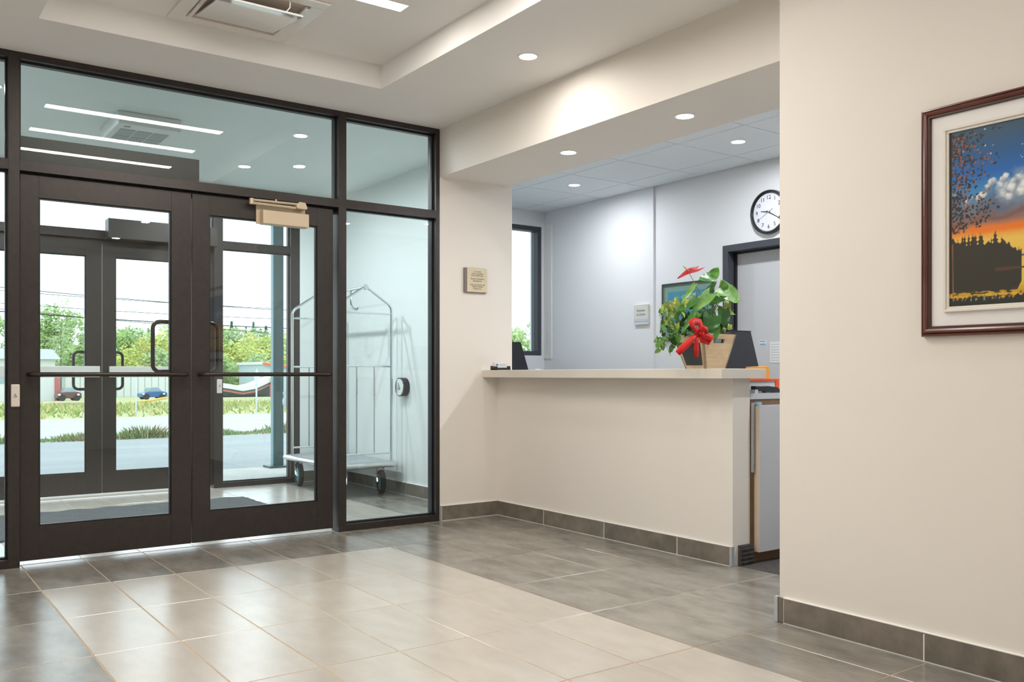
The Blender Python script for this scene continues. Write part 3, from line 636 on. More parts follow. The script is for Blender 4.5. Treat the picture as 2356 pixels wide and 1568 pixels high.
# ivy
iv = empty('ivy', (3.74, -2.02, zp - .012), 'trailing variegated ivy spilling over the planter edge', 'potted plant')
ivm = {k: [leaf_mesh(.030, .026, .25, .3, 1.1, k, 5), leaf_mesh(.024, .020, .3, .5, 1.0, k, 5)] for k in ('leaf_yellow', 'leaf_mid', 'leaf_light', 'leaf_dark')}
rng = random.Random(5)
def ivy_leaf(zx, zy, y, ks, scale=1):
    p = PL(zx, zy, y); k = rng.choice(ks); me = rng.choice(ivm[k]); a = rng.uniform(-2.6, -.4)
    d = Vector((math.cos(a) * .8, rng.uniform(-.5, .1), math.sin(a))).normalized()
    o, _ = put_leaf(p, p + d * .03, 0, k, iv, nrm=(rng.uniform(-.6, .4), -1, rng.uniform(0, .9)), me=me); o.scale = (scale * rng.uniform(.95, 1.45),) * 3
for (cx, cy, rx, ry, n, ks) in ((330, 640, 150, 110, 34, ['leaf_yellow', 'leaf_light', 'leaf_mid', 'leaf_yellow']), (330, 830, 130, 140, 36, ['leaf_mid', 'leaf_yellow', 'leaf_dark', 'leaf_light']),
                                (520, 800, 130, 150, 26, ['leaf_mid', 'leaf_dark', 'leaf_dark']), (480, 520, 110, 60, 14, ['leaf_yellow', 'leaf_light']), (370, 1000, 70, 110, 16, ['leaf_dark', 'leaf_mid', 'leaf_dark']),
                                (210, 1010, 60, 50, 8, ['leaf_mid', 'leaf_light']), (1000, 620, 60, 90, 16, ['leaf_light', 'leaf_yellow', 'leaf_mid']), (960, 800, 90, 90, 20, ['leaf_mid', 'leaf_yellow', 'leaf_dark']),
                                (760, 700, 110, 110, 22, ['leaf_yellow', 'leaf_dark', 'leaf_mid']), (560, 900, 100, 60, 14, ['leaf_dark', 'leaf_mid']), (180, 1070, 50, 60, 5, ['leaf_light'])):
    for _ in range(n):
        a = rng.uniform(0, 6.283); r_ = math.sqrt(rng.random()); ivy_leaf(cx + rx * r_ * math.cos(a), cy + ry * r_ * math.sin(a), rng.uniform(-2.10, -1.95) if cx < 900 else rng.uniform(-2.08, -1.95), ks)
for path in ([(470, 930), (400, 900), (330, 960), (270, 1060), (330, 1190)], [(450, 900), (330, 850), (250, 800), (190, 690)], [(460, 920), (300, 980), (200, 1060), (130, 1000)], [(470, 900), (380, 700), (300, 600), (240, 580)],
             [(900, 900), (980, 780), (1040, 700), (1090, 640)], [(460, 920), (380, 960), (330, 1090), (350, 1150)], [(880, 900), (980, 880), (1050, 860)], [(600, 900), (520, 640), (500, 480)]):
    pts = [PL(a, b, -2.05) for a, b in path]; pts[0].z = max(pts[0].z, zp - .012); MB().tube(pts, .0013, 5).build('vine_stem', 'stem', iv, smooth=True)
# ribbon bow
rb = empty('ribbon_bow', (3.70, -2.14, zp - .03), 'red ribbon bow tied on the front corner of the planter', 'ribbon')
def strip(pts, wds, name):
    pts = [Vector(p) for p in pts]; mb = MB(); vs = []
    for i, p in enumerate(pts):
        d = (pts[min(i + 1, len(pts) - 1)] - pts[max(i - 1, 0)]).normalized(); n = Vector((-.25, -1, .2)); s = d.cross(n).normalized() * wds[i] * .85; vs += [p - s, p, p + s]
    for i in range(len(pts)): vs[3 * i + 1] = vs[3 * i + 1] + Vector((-.001, -.004, 0))
    fs = [(3 * i + k, 3 * i + k + 1, 3 * i + k + 4, 3 * i + k + 3) for i in range(len(pts) - 1) for k in range(2)]
    o = mb.add(vs, fs).build(name, 'ribbon', rb, smooth=True); so = o.modifiers.new('solid', 'SOLIDIFY'); so.thickness = .0008; return o
Q = lambda zx, zy, y=-2.155: PL(zx, zy, y)
strip([Q(665, 930), Q(600, 980, -2.165), Q(520, 1060, -2.16), Q(450, 1120, -2.165), Q(410, 1165, -2.16)], [.014, .019, .023, .024, .016], 'tail')
strip([Q(660, 930), Q(640, 1020, -2.165), Q(640, 1110, -2.168), Q(640, 1210, -2.16)], [.012, .015, .019, .016], 'tail')
strip([Q(680, 925), Q(620, 870, -2.175), Q(575, 800, -2.17), Q(620, 775, -2.15), Q(680, 790, -2.14), Q(700, 860, -2.15), Q(685, 925)], [.014, .020, .024, .024, .026, .020, .012], 'loop')
strip([Q(680, 920), Q(720, 850, -2.175), Q(755, 880, -2.18), Q(770, 930, -2.17), Q(690, 930)], [.012, .020, .022, .018, .012], 'loop')
strip([Q(690, 925), Q(760, 950, -2.175), Q(830, 990, -2.17), Q(780, 1020, -2.16), Q(700, 1000, -2.16), Q(680, 935)], [.014, .020, .022, .024, .020, .012], 'loop')
MB().ball(Q(685, 925, -2.17), .009, 8, sq=(1, .6, 1)).build('knot', 'ribbon', rb, smooth=True)

# ================================================================== SIGNS, CLOCK, PICTURES
sg = empty('wall_plaque', (3.62, 0, 1.55), 'beige wall plaque with brown text lines between the glass screen and the counter', 'sign')
a = on_y(1075, 615, -.022); b = on_y(1120, 677, -.022); z1, z0 = a.z - .002, b.z + .012
box('back_plate', 'plaque_side', on_y(1068, 640, -.018).x + .004, b.x, -.018, 0, z0 - .004, z1 + .002, sg); box('face_plate', 'plaque_face', a.x, b.x, -.0225, -.018, z0, z1, sg, bevel=.0008)
cx = (a.x + b.x) / 2 + .002; hh = z1 - z0
for s, f in (('Cet hôtel', .135), ('est la propriété', .22), ('et est opéré par', .30), ('Gestion Hôtelière', .44), ('Jamésienne', .525), ('Sous une licence de', .685), ('Choice Hotels', .765), ('Canada inc.', .85)):
    text(s, .0175, 'brown_ink', (cx, -.0229, z1 - hh * f), ROT_NY, sg, xs=.92)
a = on_x(1458.5, 703, XB - .018); b = on_x(1491, 746, XB - .018)
s2 = empty('office_sign', (XB, (a.y + b.y) / 2, b.z), 'small grey office sign with two text lines and a blue strip', 'sign')
zt2, zb2 = 1.045 + (860 - 701) * 1.0 * ((XB) / (SY + (1475 - 1178) / FPX * CYW)) / FPX, 1.045 + (860 - 747) * ((XB) / (SY + (1475 - 1178) / FPX * CYW)) / FPX
box('plate', 'sign_face', XB - .018, XB, b.y, a.y, zb2, zt2, s2, bevel=.001); box('blue_strip', 'sign_blue', XB - .020, XB - .018, b.y + .003, a.y - .003, zb2 + .03, zb2 + .055, s2)
my = (a.y + b.y) / 2
text('Directeur', .032, 'grey_ink', (XB - .0184, my, zt2 - .052), ROT_NX, s2, xs=.85); text('en Devoir', .032, 'grey_ink', (XB - .0184, my, zt2 - .088), ROT_NX, s2, xs=.85)

XK = XB + .02; ck = on_x(1767, 487, XK - .03); yc, zc = ck.y, ck.z; rc = .173
cl = empty('wall_clock', (XK, yc, zc - rc), 'round black rimmed clock above the office door', 'clock')
n = 56; vs = []; prof = [(rc - .004, 0), (rc, -.012), (rc - .004, -.036), (rc - .014, -.040), (rc - .024, -.030), (rc - .026, -.020)]
for rr, dx in prof: vs += [(XK + dx, yc + rr * math.cos(2 * math.pi * k / n), zc + rr * math.sin(2 * math.pi * k / n)) for k in range(n)]
fs = [(a_ * n + k, a_ * n + (k + 1) % n, (a_ + 1) * n + (k + 1) % n, (a_ + 1) * n + k) for a_ in range(len(prof) - 1) for k in range(n)]
MB().add(vs, fs).build('rim', 'clock_black', cl, smooth=True)
MB().disc((XK, yc, zc), (-1, 0, 0), rc - .02, .022, 48).build('dial', 'clock_face', cl)
for h in range(1, 13):
    t_ = R(90 - 30 * h); text(str(h), .044, 'clock_black', (XK - .0226, yc - math.cos(t_) * rc * .66, zc + math.sin(t_) * rc * .66), ROT_NX, cl, 'numeral')
mb = MB()
for k in range(60):
    t_ = R(6 * k); L = .008 if k % 5 == 0 else .003; r0 = rc * .835
    p = lambda rr: (XK - .0226, yc - math.cos(t_) * rr, zc + math.sin(t_) * rr); mb.tube([p(r0 - L / 2), p(r0 + L / 2)], .0008, 4)
mb.build('minute_marks', 'clock_black', cl)
def hand(ang, L, back, wd, m, name, dx):
    t_ = R(90 - ang); d = Vector((0, -math.cos(t_), math.sin(t_))); s = Vector((0, math.sin(t_), math.cos(t_))) * wd; c0 = Vector((XK - dx, yc, zc)); e = Vector((-.001, 0, 0))
    q = [c0 - d * back - s, c0 - d * back + s, c0 + d * L + s * .45, c0 + d * L - s * .45]; MB().add(q + [a_ + e for a_ in q], [(0, 1, 2, 3), (7, 6, 5, 4), (0, 4, 5, 1), (1, 5, 6, 2), (2, 6, 7, 3), (3, 7, 4, 0)]).build(name, m, cl)
hand(280, .075, .015, .005, 'clock_black', 'hour_hand', .024); hand(120, .115, .02, .004, 'clock_black', 'minute_hand', .0255); hand(241, .115, .045, .0012, 'clock_black', 'second_hand', .027)
MB().disc((XK - .022, yc, zc), (-1, 0, 0), .005, .008, 12).build('hub', 'spadix', cl)

# blue picture behind the plant
pa = on_x(1522.5, 654, XK - .02); pb_ = on_x(1640, 641, XK - .02); zt3 = pa.z; zb3 = zt3 - .50
bpx = empty('framed_print', (XK, (pa.y + pb_.y) / 2, zb3), 'dark green framed blue print half hidden behind the plant', 'picture')
def frame_sweep(root, name, m, x, y0, y1, z0, z1, prof, smooth=False):
    # prof: (inset, depth out of the wall) swept round the rectangle with mitred corners
    mb = MB(); n = len(prof); vs = []
    for (cy, cz, sy_, sz_) in ((y0, z0, 1, 1), (y1, z0, -1, 1), (y1, z1, -1, -1), (y0, z1, 1, -1)): vs += [(x - d_, cy + sy_ * i_, cz + sz_ * i_) for i_, d_ in prof]
    fs = [(a_ * n + k, ((a_ + 1) % 4) * n + k, ((a_ + 1) % 4) * n + (k + 1) % n, a_ * n + (k + 1) % n) for a_ in range(4) for k in range(n)]
    return mb.add(vs, fs).build(name, m, root)
def frame_x(root, x, y0, y1, z0, z1, wd, dep, m, name='frame', bevel=.002):
    for a_ in ((y0, y1, z1 - wd, z1), (y0, y1, z0, z0 + wd), (y0, y0 + wd, z0 + wd, z1 - wd), (y1 - wd, y1, z0 + wd, z1 - wd)): box(name, m, x - dep, x, a_[0], a_[1], a_[2], a_[3], root, bevel=bevel)
frame_x(bpx, XK, pb_.y, pa.y, zb3, zt3, .014, .022, 'green_frame'); frame_x(bpx, XK - .004, pb_.y + .014, pa.y - .014, zb3 + .014, zt3 - .014, .004, .012, 'gold_line', 'gold_fillet', 0)
box('mat_board', 'green_mat', XK - .008, XK, pb_.y + .015, pa.y - .015, zb3 + .015, zt3 - .015, bpx)
box('print', 'blue_picture', XK - .010, XK - .008, pb_.y + .068, pa.y - .068, zb3 + .07, zt3 - .075, bpx)
# papers on the office door
xd = xf + .10
def sheet(px0, py0, px1, py1, lines, label, m='paper', n='notice_sheet'):
    a_ = on_x(px0, py0, xd - .002); b_ = on_x(px1, py1, xd - .002); r = empty(n, (xd, (a_.y + b_.y) / 2, b_.z), label, 'paper'); box('sheet', m, xd - .002, xd, b_.y, a_.y, b_.z, a_.z, r)
    for i in range(lines):
        zz = a_.z - (a_.z - b_.z) * (i + 1) / (lines + 1); box('text_line', 'ink_light', xd - .0026, xd - .002, b_.y + .012, a_.y - .012, zz - .0015, zz + .0015, r)
    return r, a_, b_
r, a_, b_ = sheet(1747.5, 782, 1762, 792.5, 0, 'small blue and white sticker on the office door'); box('print', 'sky_print', xd - .0025, xd - .002, b_.y + .004, a_.y - .004, (a_.z + b_.z) / 2, a_.z - .004, r); box('print', 'blue_ink', xd - .0025, xd - .002, b_.y + .004, a_.y - .004, b_.z + .003, b_.z + .009, r)
sheet(1771, 786, 1796, 834, 7, 'white notice sheet on the office door')

# big painting on the right wall
py0_, py1_, pz0, pz1 = -4.86, -3.713, 1.180, 1.999
pt = empty('framed_painting', (XR, (py0_ + py1_) / 2, pz0), 'framed dusk landscape painting with starry sky on the big wall', 'picture')
frame_sweep(pt, 'frame', 'frame_wood', XR, py0_, py1_, pz0, pz1, [(0, 0), (0, .018), (.003, .024), (.008, .025), (.010, .022), (.014, .030), (.020, .033), (.026, .030), (.028, .024), (.030, .024), (.030, 0)])
frame_sweep(pt, 'inner_frame', 'frame_wood_dark', XR, py0_ + .030, py1_ - .030, pz0 + .030, pz1 - .030, [(0, .002), (0, .024), (.004, .024), (.007, .016), (.007, .002)])
box('mat_board', 'mat_board', XR - .014, XR, py0_ + .034, py1_ - .034, pz0 + .034, pz1 - .034, pt)
frame_x(pt, XR - .012, py0_ + .084, py1_ - .084, pz0 + .084, pz1 - .084, .010, .014, 'bevel_board', 'fillet', .002); frame_x(pt, XR - .012, py0_ + .093, py1_ - .093, pz0 + .093, pz1 - .093, .010, .009, 'bevel_board', 'fillet', .002)
cw_, ch_ = (py1_ - py0_ - .206), (pz1 - pz0 - .206)
us = np.concatenate([np.linspace(0, .30, 151), np.linspace(.30, cw_, 70)[1:]]); vsn = np.linspace(0, ch_, 311)
U, V = np.meshgrid(us, vsn, indexing='ij'); a = U / ch_; b = V / ch_     # a: distance from the left edge in canvas heights, b: height 0..1
def hsh(i, j, s=0): return np.modf(np.abs(np.sin(i * 12.9898 + j * 78.233 + s * 37.7) * 43758.5453))[0]
def vn(x, y, s=0):
    xi, yi = np.floor(x), np.floor(y); fx_, fy_ = x - xi, y - yi; fx_ = fx_ * fx_ * (3 - 2 * fx_); fy_ = fy_ * fy_ * (3 - 2 * fy_)
    return (hsh(xi, yi, s) * (1 - fx_) + hsh(xi + 1, yi, s) * fx_) * (1 - fy_) + (hsh(xi, yi + 1, s) * (1 - fx_) + hsh(xi + 1, yi + 1, s) * fx_) * fy_
def fbm(x, y, s=0): return sum(vn(x * 2 ** k, y * 2 ** k, s + k) * .5 ** (k + 1) for k in range(4))
def s2l(c): return np.array([((v / 255) / 12.92 if v < 10 else ((v / 255 + .055) / 1.055) ** 2.4) for v in c])
stops = [(0, (150, 90, 20)), (.06, (200, 150, 30)), (.12, (225, 200, 40)), (.26, (235, 195, 75)), (.36, (240, 200, 90)), (.41, (240, 140, 30)), (.47, (150, 110, 100)), (.56, (95, 125, 150)), (.64, (60, 135, 195)), (.74, (20, 100, 180)), (.86, (35, 90, 140)), (1.0, (60, 85, 105))]
C = np.zeros(U.shape + (3,)); ks = [s[0] for s in stops]
for ch in range(3): C[..., ch] = np.interp(b, ks, [s2l(s[1])[ch] for s in stops])
def blend(mask, col): 
    mk = np.clip(mask, 0, 1)[..., None]; C[:] = C * (1 - mk) + s2l(col) * mk
# clouds
cld = fbm(a * 7, b * 9, 3); band = np.exp(-((b - .53 - a * .12) / .085) ** 2)
blend((cld * 1.6 - .55) * band * 3, (92, 104, 128)); blend((fbm(a * 9, b * 11, 9) * 1.7 - .85) * np.exp(-((b - .60 - a * .12) / .06) ** 2) * 4, (190, 205, 215))
for (ca_, cb_, cr_) in ((.235, .675, .030), (.255, .690, .020), (.215, .655, .022), (.30, .680, .026), (.315, .695, .018), (.285, .655, .022), (.17, .60, .030), (.19, .615, .022), (.36, .66, .034), (.385, .68, .03), (.345, .63, .036), (.10, .59, .020), (.13, .605, .018), (.30, .60, .028), (.33, .585, .03), (.42, .63, .05), (.40, .60, .04), (.55, .68, .06), (.7, .66, .08)):
    nz_ = (fbm(a * 34, b * 34, 5) - .5) * .04
    blend((cr_ - np.hypot(a - ca_ + .010, (b - cb_ + .018) * .9) - nz_) / .03, (120, 138, 160)); blend((cr_ * .85 - np.hypot(a - ca_, (b - cb_ - .004) * 1.15) - nz_) / .016, (196, 206, 212)); blend((cr_ * .55 - np.hypot(a - ca_ + .003, (b - cb_ - .010) * 1.2) - nz_) / .014, (236, 238, 238))
blend(np.exp(-((b - .415 - a * .05 - (fbm(a * 8, b * 4, 1) - .5) * .06) / .018) ** 2) * (a > .12), (240, 120, 20)); blend(np.exp(-((b - .47 - a * .06 - (fbm(a * 10, b * 6, 2) - .5) * .06) / .02) ** 2) * .8, (120, 85, 80))
# stars
rs = random.Random(3)
for _ in range(46):
    sa, sb, sr = rs.uniform(.05, cw_ / ch_), rs.uniform(.70, .99), rs.choice([.0028, .0035, .0045]); blend((sr - np.hypot(a - sa, b - sb)) / .0015, (225, 238, 245))
# far shore and water glints
blend((.012 + .010 * np.sin(a * 9) - np.abs(b - .258)) / .004 * (a > .40), (60, 80, 110)); blend(((fbm(a * 6, b * 60, 7) - .55) * 6) * (b < .2) * .7, (235, 190, 60)); blend((.035 - b) / .02 * .8, (190, 120, 20))
# near hill with conifers
edge = .345 + .05 * np.maximum(0, 1 - a / .1) - .6 * np.maximum(0, a - .30)
spk = 0 * a
for i in range(26):
    ta = rs.uniform(0, .40); th_ = rs.uniform(.03, .10) * (1 if ta < .33 else .6); tb = .30 - .5 * max(0, ta - .30); spk = np.maximum(spk, (tb + th_ + .02 - b) - np.abs(a - ta) * 5.5 * (1 + .4 * np.sin(b * 260)))
mk = np.maximum((edge + (vn(a * 90, b * 0, 4) - .5) * .03 - b) / .004, spk / .004) * (a < .40 - np.maximum(0, .12 - b) * .5); blend(mk * (b > .075 + (vn(a * 40, 0 * b) - .5) * .01), (48, 44, 34))
blend((.012 - np.abs(b - .192) - np.maximum(0, a - .34) * .08) / .004 * (a > .26) * (a < .49), (82, 58, 42))
blend(((fbm(a * 30, b * 90, 11) - .48) * 8) * (b < .085) * (b > .02) * (a < .40), (60, 54, 34)); blend((.045 + (vn(a * 110, 0 * b, 2) - .5) * .03 - b) / .004, (36, 38, 32)); blend((vn(a * 120, b * 60, 8) - .72) * 9 * (b < .055) * (b > .025), (120, 150, 120))
# birch / leaves over the sky
for i in range(640):
    tb = rs.uniform(.42, .99); ta = abs(rs.gauss(0, .075 + .07 * (.5 + .5 * math.sin(tb * 26)))) ; 
    if ta > .33: continue
    sr = rs.uniform(.006, .011); col = rs.choice([(45, 42, 38), (40, 38, 34), (38, 34, 30), (150, 88, 55)]); an_ = rs.uniform(0, 3.1)
    x_, y_ = (a - ta), (b - tb); blend((sr - np.hypot(x_ * math.cos(an_) + y_ * math.sin(an_), (-x_ * math.sin(an_) + y_ * math.cos(an_)) * 1.7)) / .002, col)
blend((.010 - np.abs(a - .006)) / .003 * (b > .35), (38, 32, 28)); blend((.0035 - np.abs(a - .018 - .012 * (.35 - b))) / .002 * (b < .36) * (b > .04), (150, 96, 62))
vv = [(XR - .0155, py1_ - .103 - U[i, j], pz0 + .103 + V[i, j]) for i in range(len(us)) for j in range(len(vsn))]; nj = len(vsn)
ff = [(i * nj + j, i * nj + j + 1, (i + 1) * nj + j + 1, (i + 1) * nj + j) for i in range(len(us) - 1) for j in range(nj - 1)]
m_ = bpy.data.materials.new('painting_paint'); m_.use_nodes = True; at = m_.node_tree.nodes.new('ShaderNodeAttribute'); at.attribute_name = 'paint'; m_.node_tree.links.new(at.outputs['Color'], m_.node_tree.nodes['Principled BSDF'].inputs['Base Color']); m_.node_tree.nodes['Principled BSDF'].inputs['Roughness'].default_value = .55; M['painting_paint'] = m_
cv = MB(); cv.v = vv; cv.f = ff; cv.m = [0] * len(ff); cvo = cv.build('canvas', 'painting_paint', pt)
ca2 = cvo.data.color_attributes.new('paint', 'FLOAT_COLOR', 'POINT'); ca2.data.foreach_set('color', np.concatenate([C.reshape(-1, 3), np.ones((C.shape[0] * C.shape[1], 1))], 1).astype(np.float32).ravel())

# ================================================================== VESTIBULE CONTENTS
# floor mat with slightly wavy edges
mb = MB(); n1, n2 = 48, 30; x0, x1, y0, y1 = .66, 2.60, .88, 2.04; vs = []
for i in range(n1 + 1):
    for j in range(n2 + 1):
        ex = .006 * math.sin(j * 1.7) * (i in (0, n1)); ey = .012 * math.sin(i * .9) * (j in (0, n2)); vs.append((x0 + (x1 - x0) * i / n1 + ex, y0 + (y1 - y0) * j / n2 + ey, .009 + .0022 * math.sin(i * 1.1) * math.sin(j * .8)))
fs = [(i * (n2 + 1) + j, (i + 1) * (n2 + 1) + j, (i + 1) * (n2 + 1) + j + 1, i * (n2 + 1) + j + 1) for i in range(n1) for j in range(n2)]
o = mb.add(vs, fs).build('floor_mat', 'mat_fibre', origin=(1.63, 1.46, 0)); so = o.modifiers.new('s', 'SOLIDIFY'); so.thickness = .0085; so.offset = -1
tag(o, 'charcoal ribbed entrance mat on the vestibule floor', 'mat')
# luggage cart
X0, X1, Y0, Y1 = 3.195, 3.735, 1.40, 2.62; zd0, zd1 = .245, .292
lc = empty('luggage_cart', ((X0 + X1) / 2, (Y0 + Y1) / 2, 0), 'chrome birdcage luggage cart with a grey deck behind the glass', 'cart')
box('deck', 'cart_deck', X0 + .02, X1 - .02, Y0 + .02, Y1 - .02, zd0 + .012, zd1 - .004, lc)
rr = .04; cs = [((X1 - rr, Y1 - rr), 0), ((X0 + rr, Y1 - rr), 90), ((X0 + rr, Y0 + rr), 180), ((X1 - rr, Y0 + rr), 270)]; pts = []
for (c0, a0) in cs: pts += [(c0[0] + rr * math.cos(R(a0 + 18 * i)), c0[1] + rr * math.sin(R(a0 + 18 * i)), (zd0 + zd1) / 2) for i in range(6)]
MB().tube(pts, .024, 10, closed=True).build('bumper_rim', 'silver', lc, smooth=True)
YA, YBk = Y0 + .07, Y1 - .14; XA, XZ = X0 + .025, X1 - .02; xm = (XA + XZ) / 2
def hoop(y):
    zs, zpk = 1.60, 1.775; r = .012; pts = [(XA, y, zd1 - .02), (XA, y, zs)]
    for i in range(1, 5): t_ = i / 4; pts.append((XA + .035 * t_ ** 1.5, y, zs + .055 * t_ ** .8))
    pts += [(xm - .03, y, zpk)]; p2 = [(2 * xm - p[0], p[1], p[2]) for p in reversed(pts)]
    MB().tube(pts + [(xm, y, zpk + .012)] + p2, r, 10).build('hoop', 'chrome', lc, smooth=True)
    MB().disc((xm, y - .012, zpk + .012), (0, 1, 0), .024, .024, 20).build('ball_joint', 'silver', lc, smooth=True, bevel=.004)
    mb = MB()
    for z_, rad in ((1.565, .009), (1.112, .009), (.362, .009)): mb.tube([(XA, y, z_), (XZ, y, z_)], rad, 8)
    mb.build('cross_rail', 'chrome', lc, smooth=True)
    for f in (1 / 3, 2 / 3): MB().tube([(XA + (XZ - XA) * f, y, .362), (XA + (XZ - XA) * f, y, 1.112)], .006, 8).build('upright', 'chrome', lc, smooth=True)
hoop(YA); hoop(YBk)
MB().tube([(xm, YA, 1.787), (xm, YBk, 1.787)], .012, 10).build('hanging_rail', 'chrome', lc, smooth=True)
hy = YA + .28; MB().tube([(xm, hy, 1.787), (xm, hy, 1.66), (xm + .01, hy - .02, 1.62), (xm + .03, hy - .05, 1.61), (xm + .035, hy - .07, 1.63)], .011, 8).build('hook', 'chrome', lc, smooth=True)
def caster(x, y, ang):
    c0 = Vector((x, y, .105)); d = Vector((math.cos(ang), math.sin(ang), 0)); ax = Vector((-d.y, d.x, 0)); r = .105; n = 28
    wv = empty('caster', (x, y, .105)); wv.parent = lc; wv.location = c0 - wloc(lc); WL[wv.name] = c0
    mb = MB(); vs = []; prof = [(.070, -.020), (.092, -.024), (.103, -.014), (.105, 0), (.103, .014), (.092, .024), (.070, .020)]
    for rr_, oo in prof: vs += [c0 + ax * oo + (d * math.cos(2 * math.pi * k / n) + Vector((0, 0, 1)) * math.sin(2 * math.pi * k / n)) * rr_ for k in range(n)]
    fs = [(a_ * n + k, a_ * n + (k + 1) % n, (a_ + 1) * n + (k + 1) % n, (a_ + 1) * n + k) for a_ in range(len(prof) - 1) for k in range(n)]
    mb.add(vs, fs).build('tyre', 'rubber', wv, smooth=True); MB().disc(c0 - ax * .016, ax, .072, .032, 24).build('hub', 'wheel_blue', wv, smooth=True); MB().disc(c0 - ax * .022, ax, .028, .044, 16).build('axle', 'chrome', wv, smooth=True)
    mb = MB()
    for s_ in (-1, 1): mb.tube([c0 + ax * .034 * s_ - d * .0, c0 + ax * .034 * s_ + d * .03 + Vector((0, 0, .08)), c0 + ax * .030 * s_ + d * .04 + Vector((0, 0, .118)), c0 + d * .045 + Vector((0, 0, .130))], [.009, .010, .010, .010], 8)
    mb.disc(c0 + d * .045 + Vector((0, 0, .124)), (0, 0, 1), .032, .020, 18); mb.build('fork', 'chrome', wv, smooth=True)
caster(3.655, 1.545, R(75)); caster(3.285, 2.475, R(80)); caster(3.285, 1.545, R(60)); caster(3.62, 2.49, R(95))

# ================================================================== OUTDOORS (the land falls away beyond the road)
GZ = -.012
def gz(y): return GZ - 1.45 * min(1, max(0, (y - 17.9) / 70))
mb = MB(); ys = [17.9 + 5 * i for i in range(15)] + [120, 330]
mb.add([(x_, y_, gz(y_) - .004) for y_ in ys for x_ in (-150, 330)], [(2 * i, 2 * i + 1, 2 * i + 3, 2 * i + 2) for i in range(len(ys) - 1)])
struct(mb.build('ground', 'field', origin=(0, 60, 0)))
struct(box('parking_lot', 'asphalt', -40, 60, 4.45, 10.2, -.2, GZ)); struct(box('road', 'road_surface', -90, 120, 10.6, 17.9, -.2, GZ - .002))
struct(box('pavement', 'concrete', -3, 3.96, YO + .14, 4.45, -.2, GZ + .004)); struct(box('ground', 'field', -60, 90, 10.2, 10.6, -.2, GZ - .003)); struct(box('pavement', 'concrete', 3.97, 12, YW + .2, 4.45, -.2, GZ + .002))
cn = struct(empty('trim_4', (3.79, 4.32, 0)), 'steel canopy column on the pavement outside')
box('column', 'steel_teal', 3.732, 3.85, 4.30, 4.36, 0, 3.46, cn, bevel=.003); box('column_lit_side', 'steel_teal_light', 3.722, 3.732, 4.30, 4.36, 0, 3.46, cn); box('base_plate', 'steel_teal', 3.66, 3.92, 4.22, 4.44, -.008, .014, cn, bevel=.002)  # paler left strip puts the lit side of the column into its colour
struct(box('roof', 'concrete', -.6, 4.1, YO + .2, 4.5, 3.46, 3.7))
tb = empty('litter_bin', (3.72, 3.40, 0), 'grey outdoor bin with a white bag beyond the luggage cart', 'bin')
bx_, by_ = 3.72, 3.40
box('bin_body', 'steel_teal_light', bx_ - .13, bx_ + .13, by_ - .13, by_ + .13, GZ, .86, tb, bevel=.02); box('bin_lid', 'steel_teal_light', bx_ - .14, bx_ + .14, by_ - .14, by_ + .14, .88, 1.10, tb, bevel=.02)
mb = MB(); rg = random.Random(2); vs = []; nn = 24
for i, (rr_, zz) in enumerate(((.17, .885), (.20, .85), (.215, .79), (.20, .73), (.165, .66), (.14, .62))):
    vs += [(bx_ + (rr_ + rg.uniform(-.02, .025)) * math.cos(2 * math.pi * k / nn), by_ + (rr_ + rg.uniform(-.02, .025)) * math.sin(2 * math.pi * k / nn), zz + rg.uniform(-.015, .015)) for k in range(nn)]
mb.add(vs, [(a_ * nn + k, a_ * nn + (k + 1) % nn, (a_ + 1) * nn + (k + 1) % nn, (a_ + 1) * nn + k) for a_ in range(5) for k in range(nn)]).build('bag', 'bag_white', tb, smooth=True)

def blades(name, n, xr, yr, hr, wd, mats, label, cat, hf=None, p1=.86):
    mb = MB(); rg = random.Random(11)
    for _ in range(n):
        x = rg.uniform(*xr); y = rg.uniform(*yr); h = rg.uniform(*hr) * (hf(x) if hf else 1); a_ = rg.uniform(0, 3.14); k_ = .6 + y / 40; dx, dy = math.cos(a_) * wd * k_ * rg.uniform(.6, 1.4), math.sin(a_) * wd * k_; lx, ly = rg.gauss(0, h * .4), rg.gauss(0, h * .4); z = gz(y)
        mb.add([(x - dx, y - dy, z - .01), (x + dx, y + dy, z - .01), (x + lx + dx * .6, y + ly, z + h * .7), (x + lx * 1.3, y + ly, z + h)], [(0, 1, 2, 3)], 0 if rg.random() < p1 else 1)
    o = mb.build(name, mats); tag(o, label, cat, kind='stuff')
blades('weeds', 9000, (-1.5, 12.5), (9.95, 10.6), (.03, .13), .014, ['weed_green', 'weed_red'], 'strip of green and reddish weeds between parking lot and road', 'weeds', lambda x: 1 + .45 * math.sin(x * 2.1) + .35 * math.sin(x * 5.3))
blades('grass', 16000, (-12, 60), (18.0, 46), (.05, .24), .030, ['grass_blade', 'grass_green'], 'dry yellow green roadside grass beyond the road', 'grass', p1=.55)

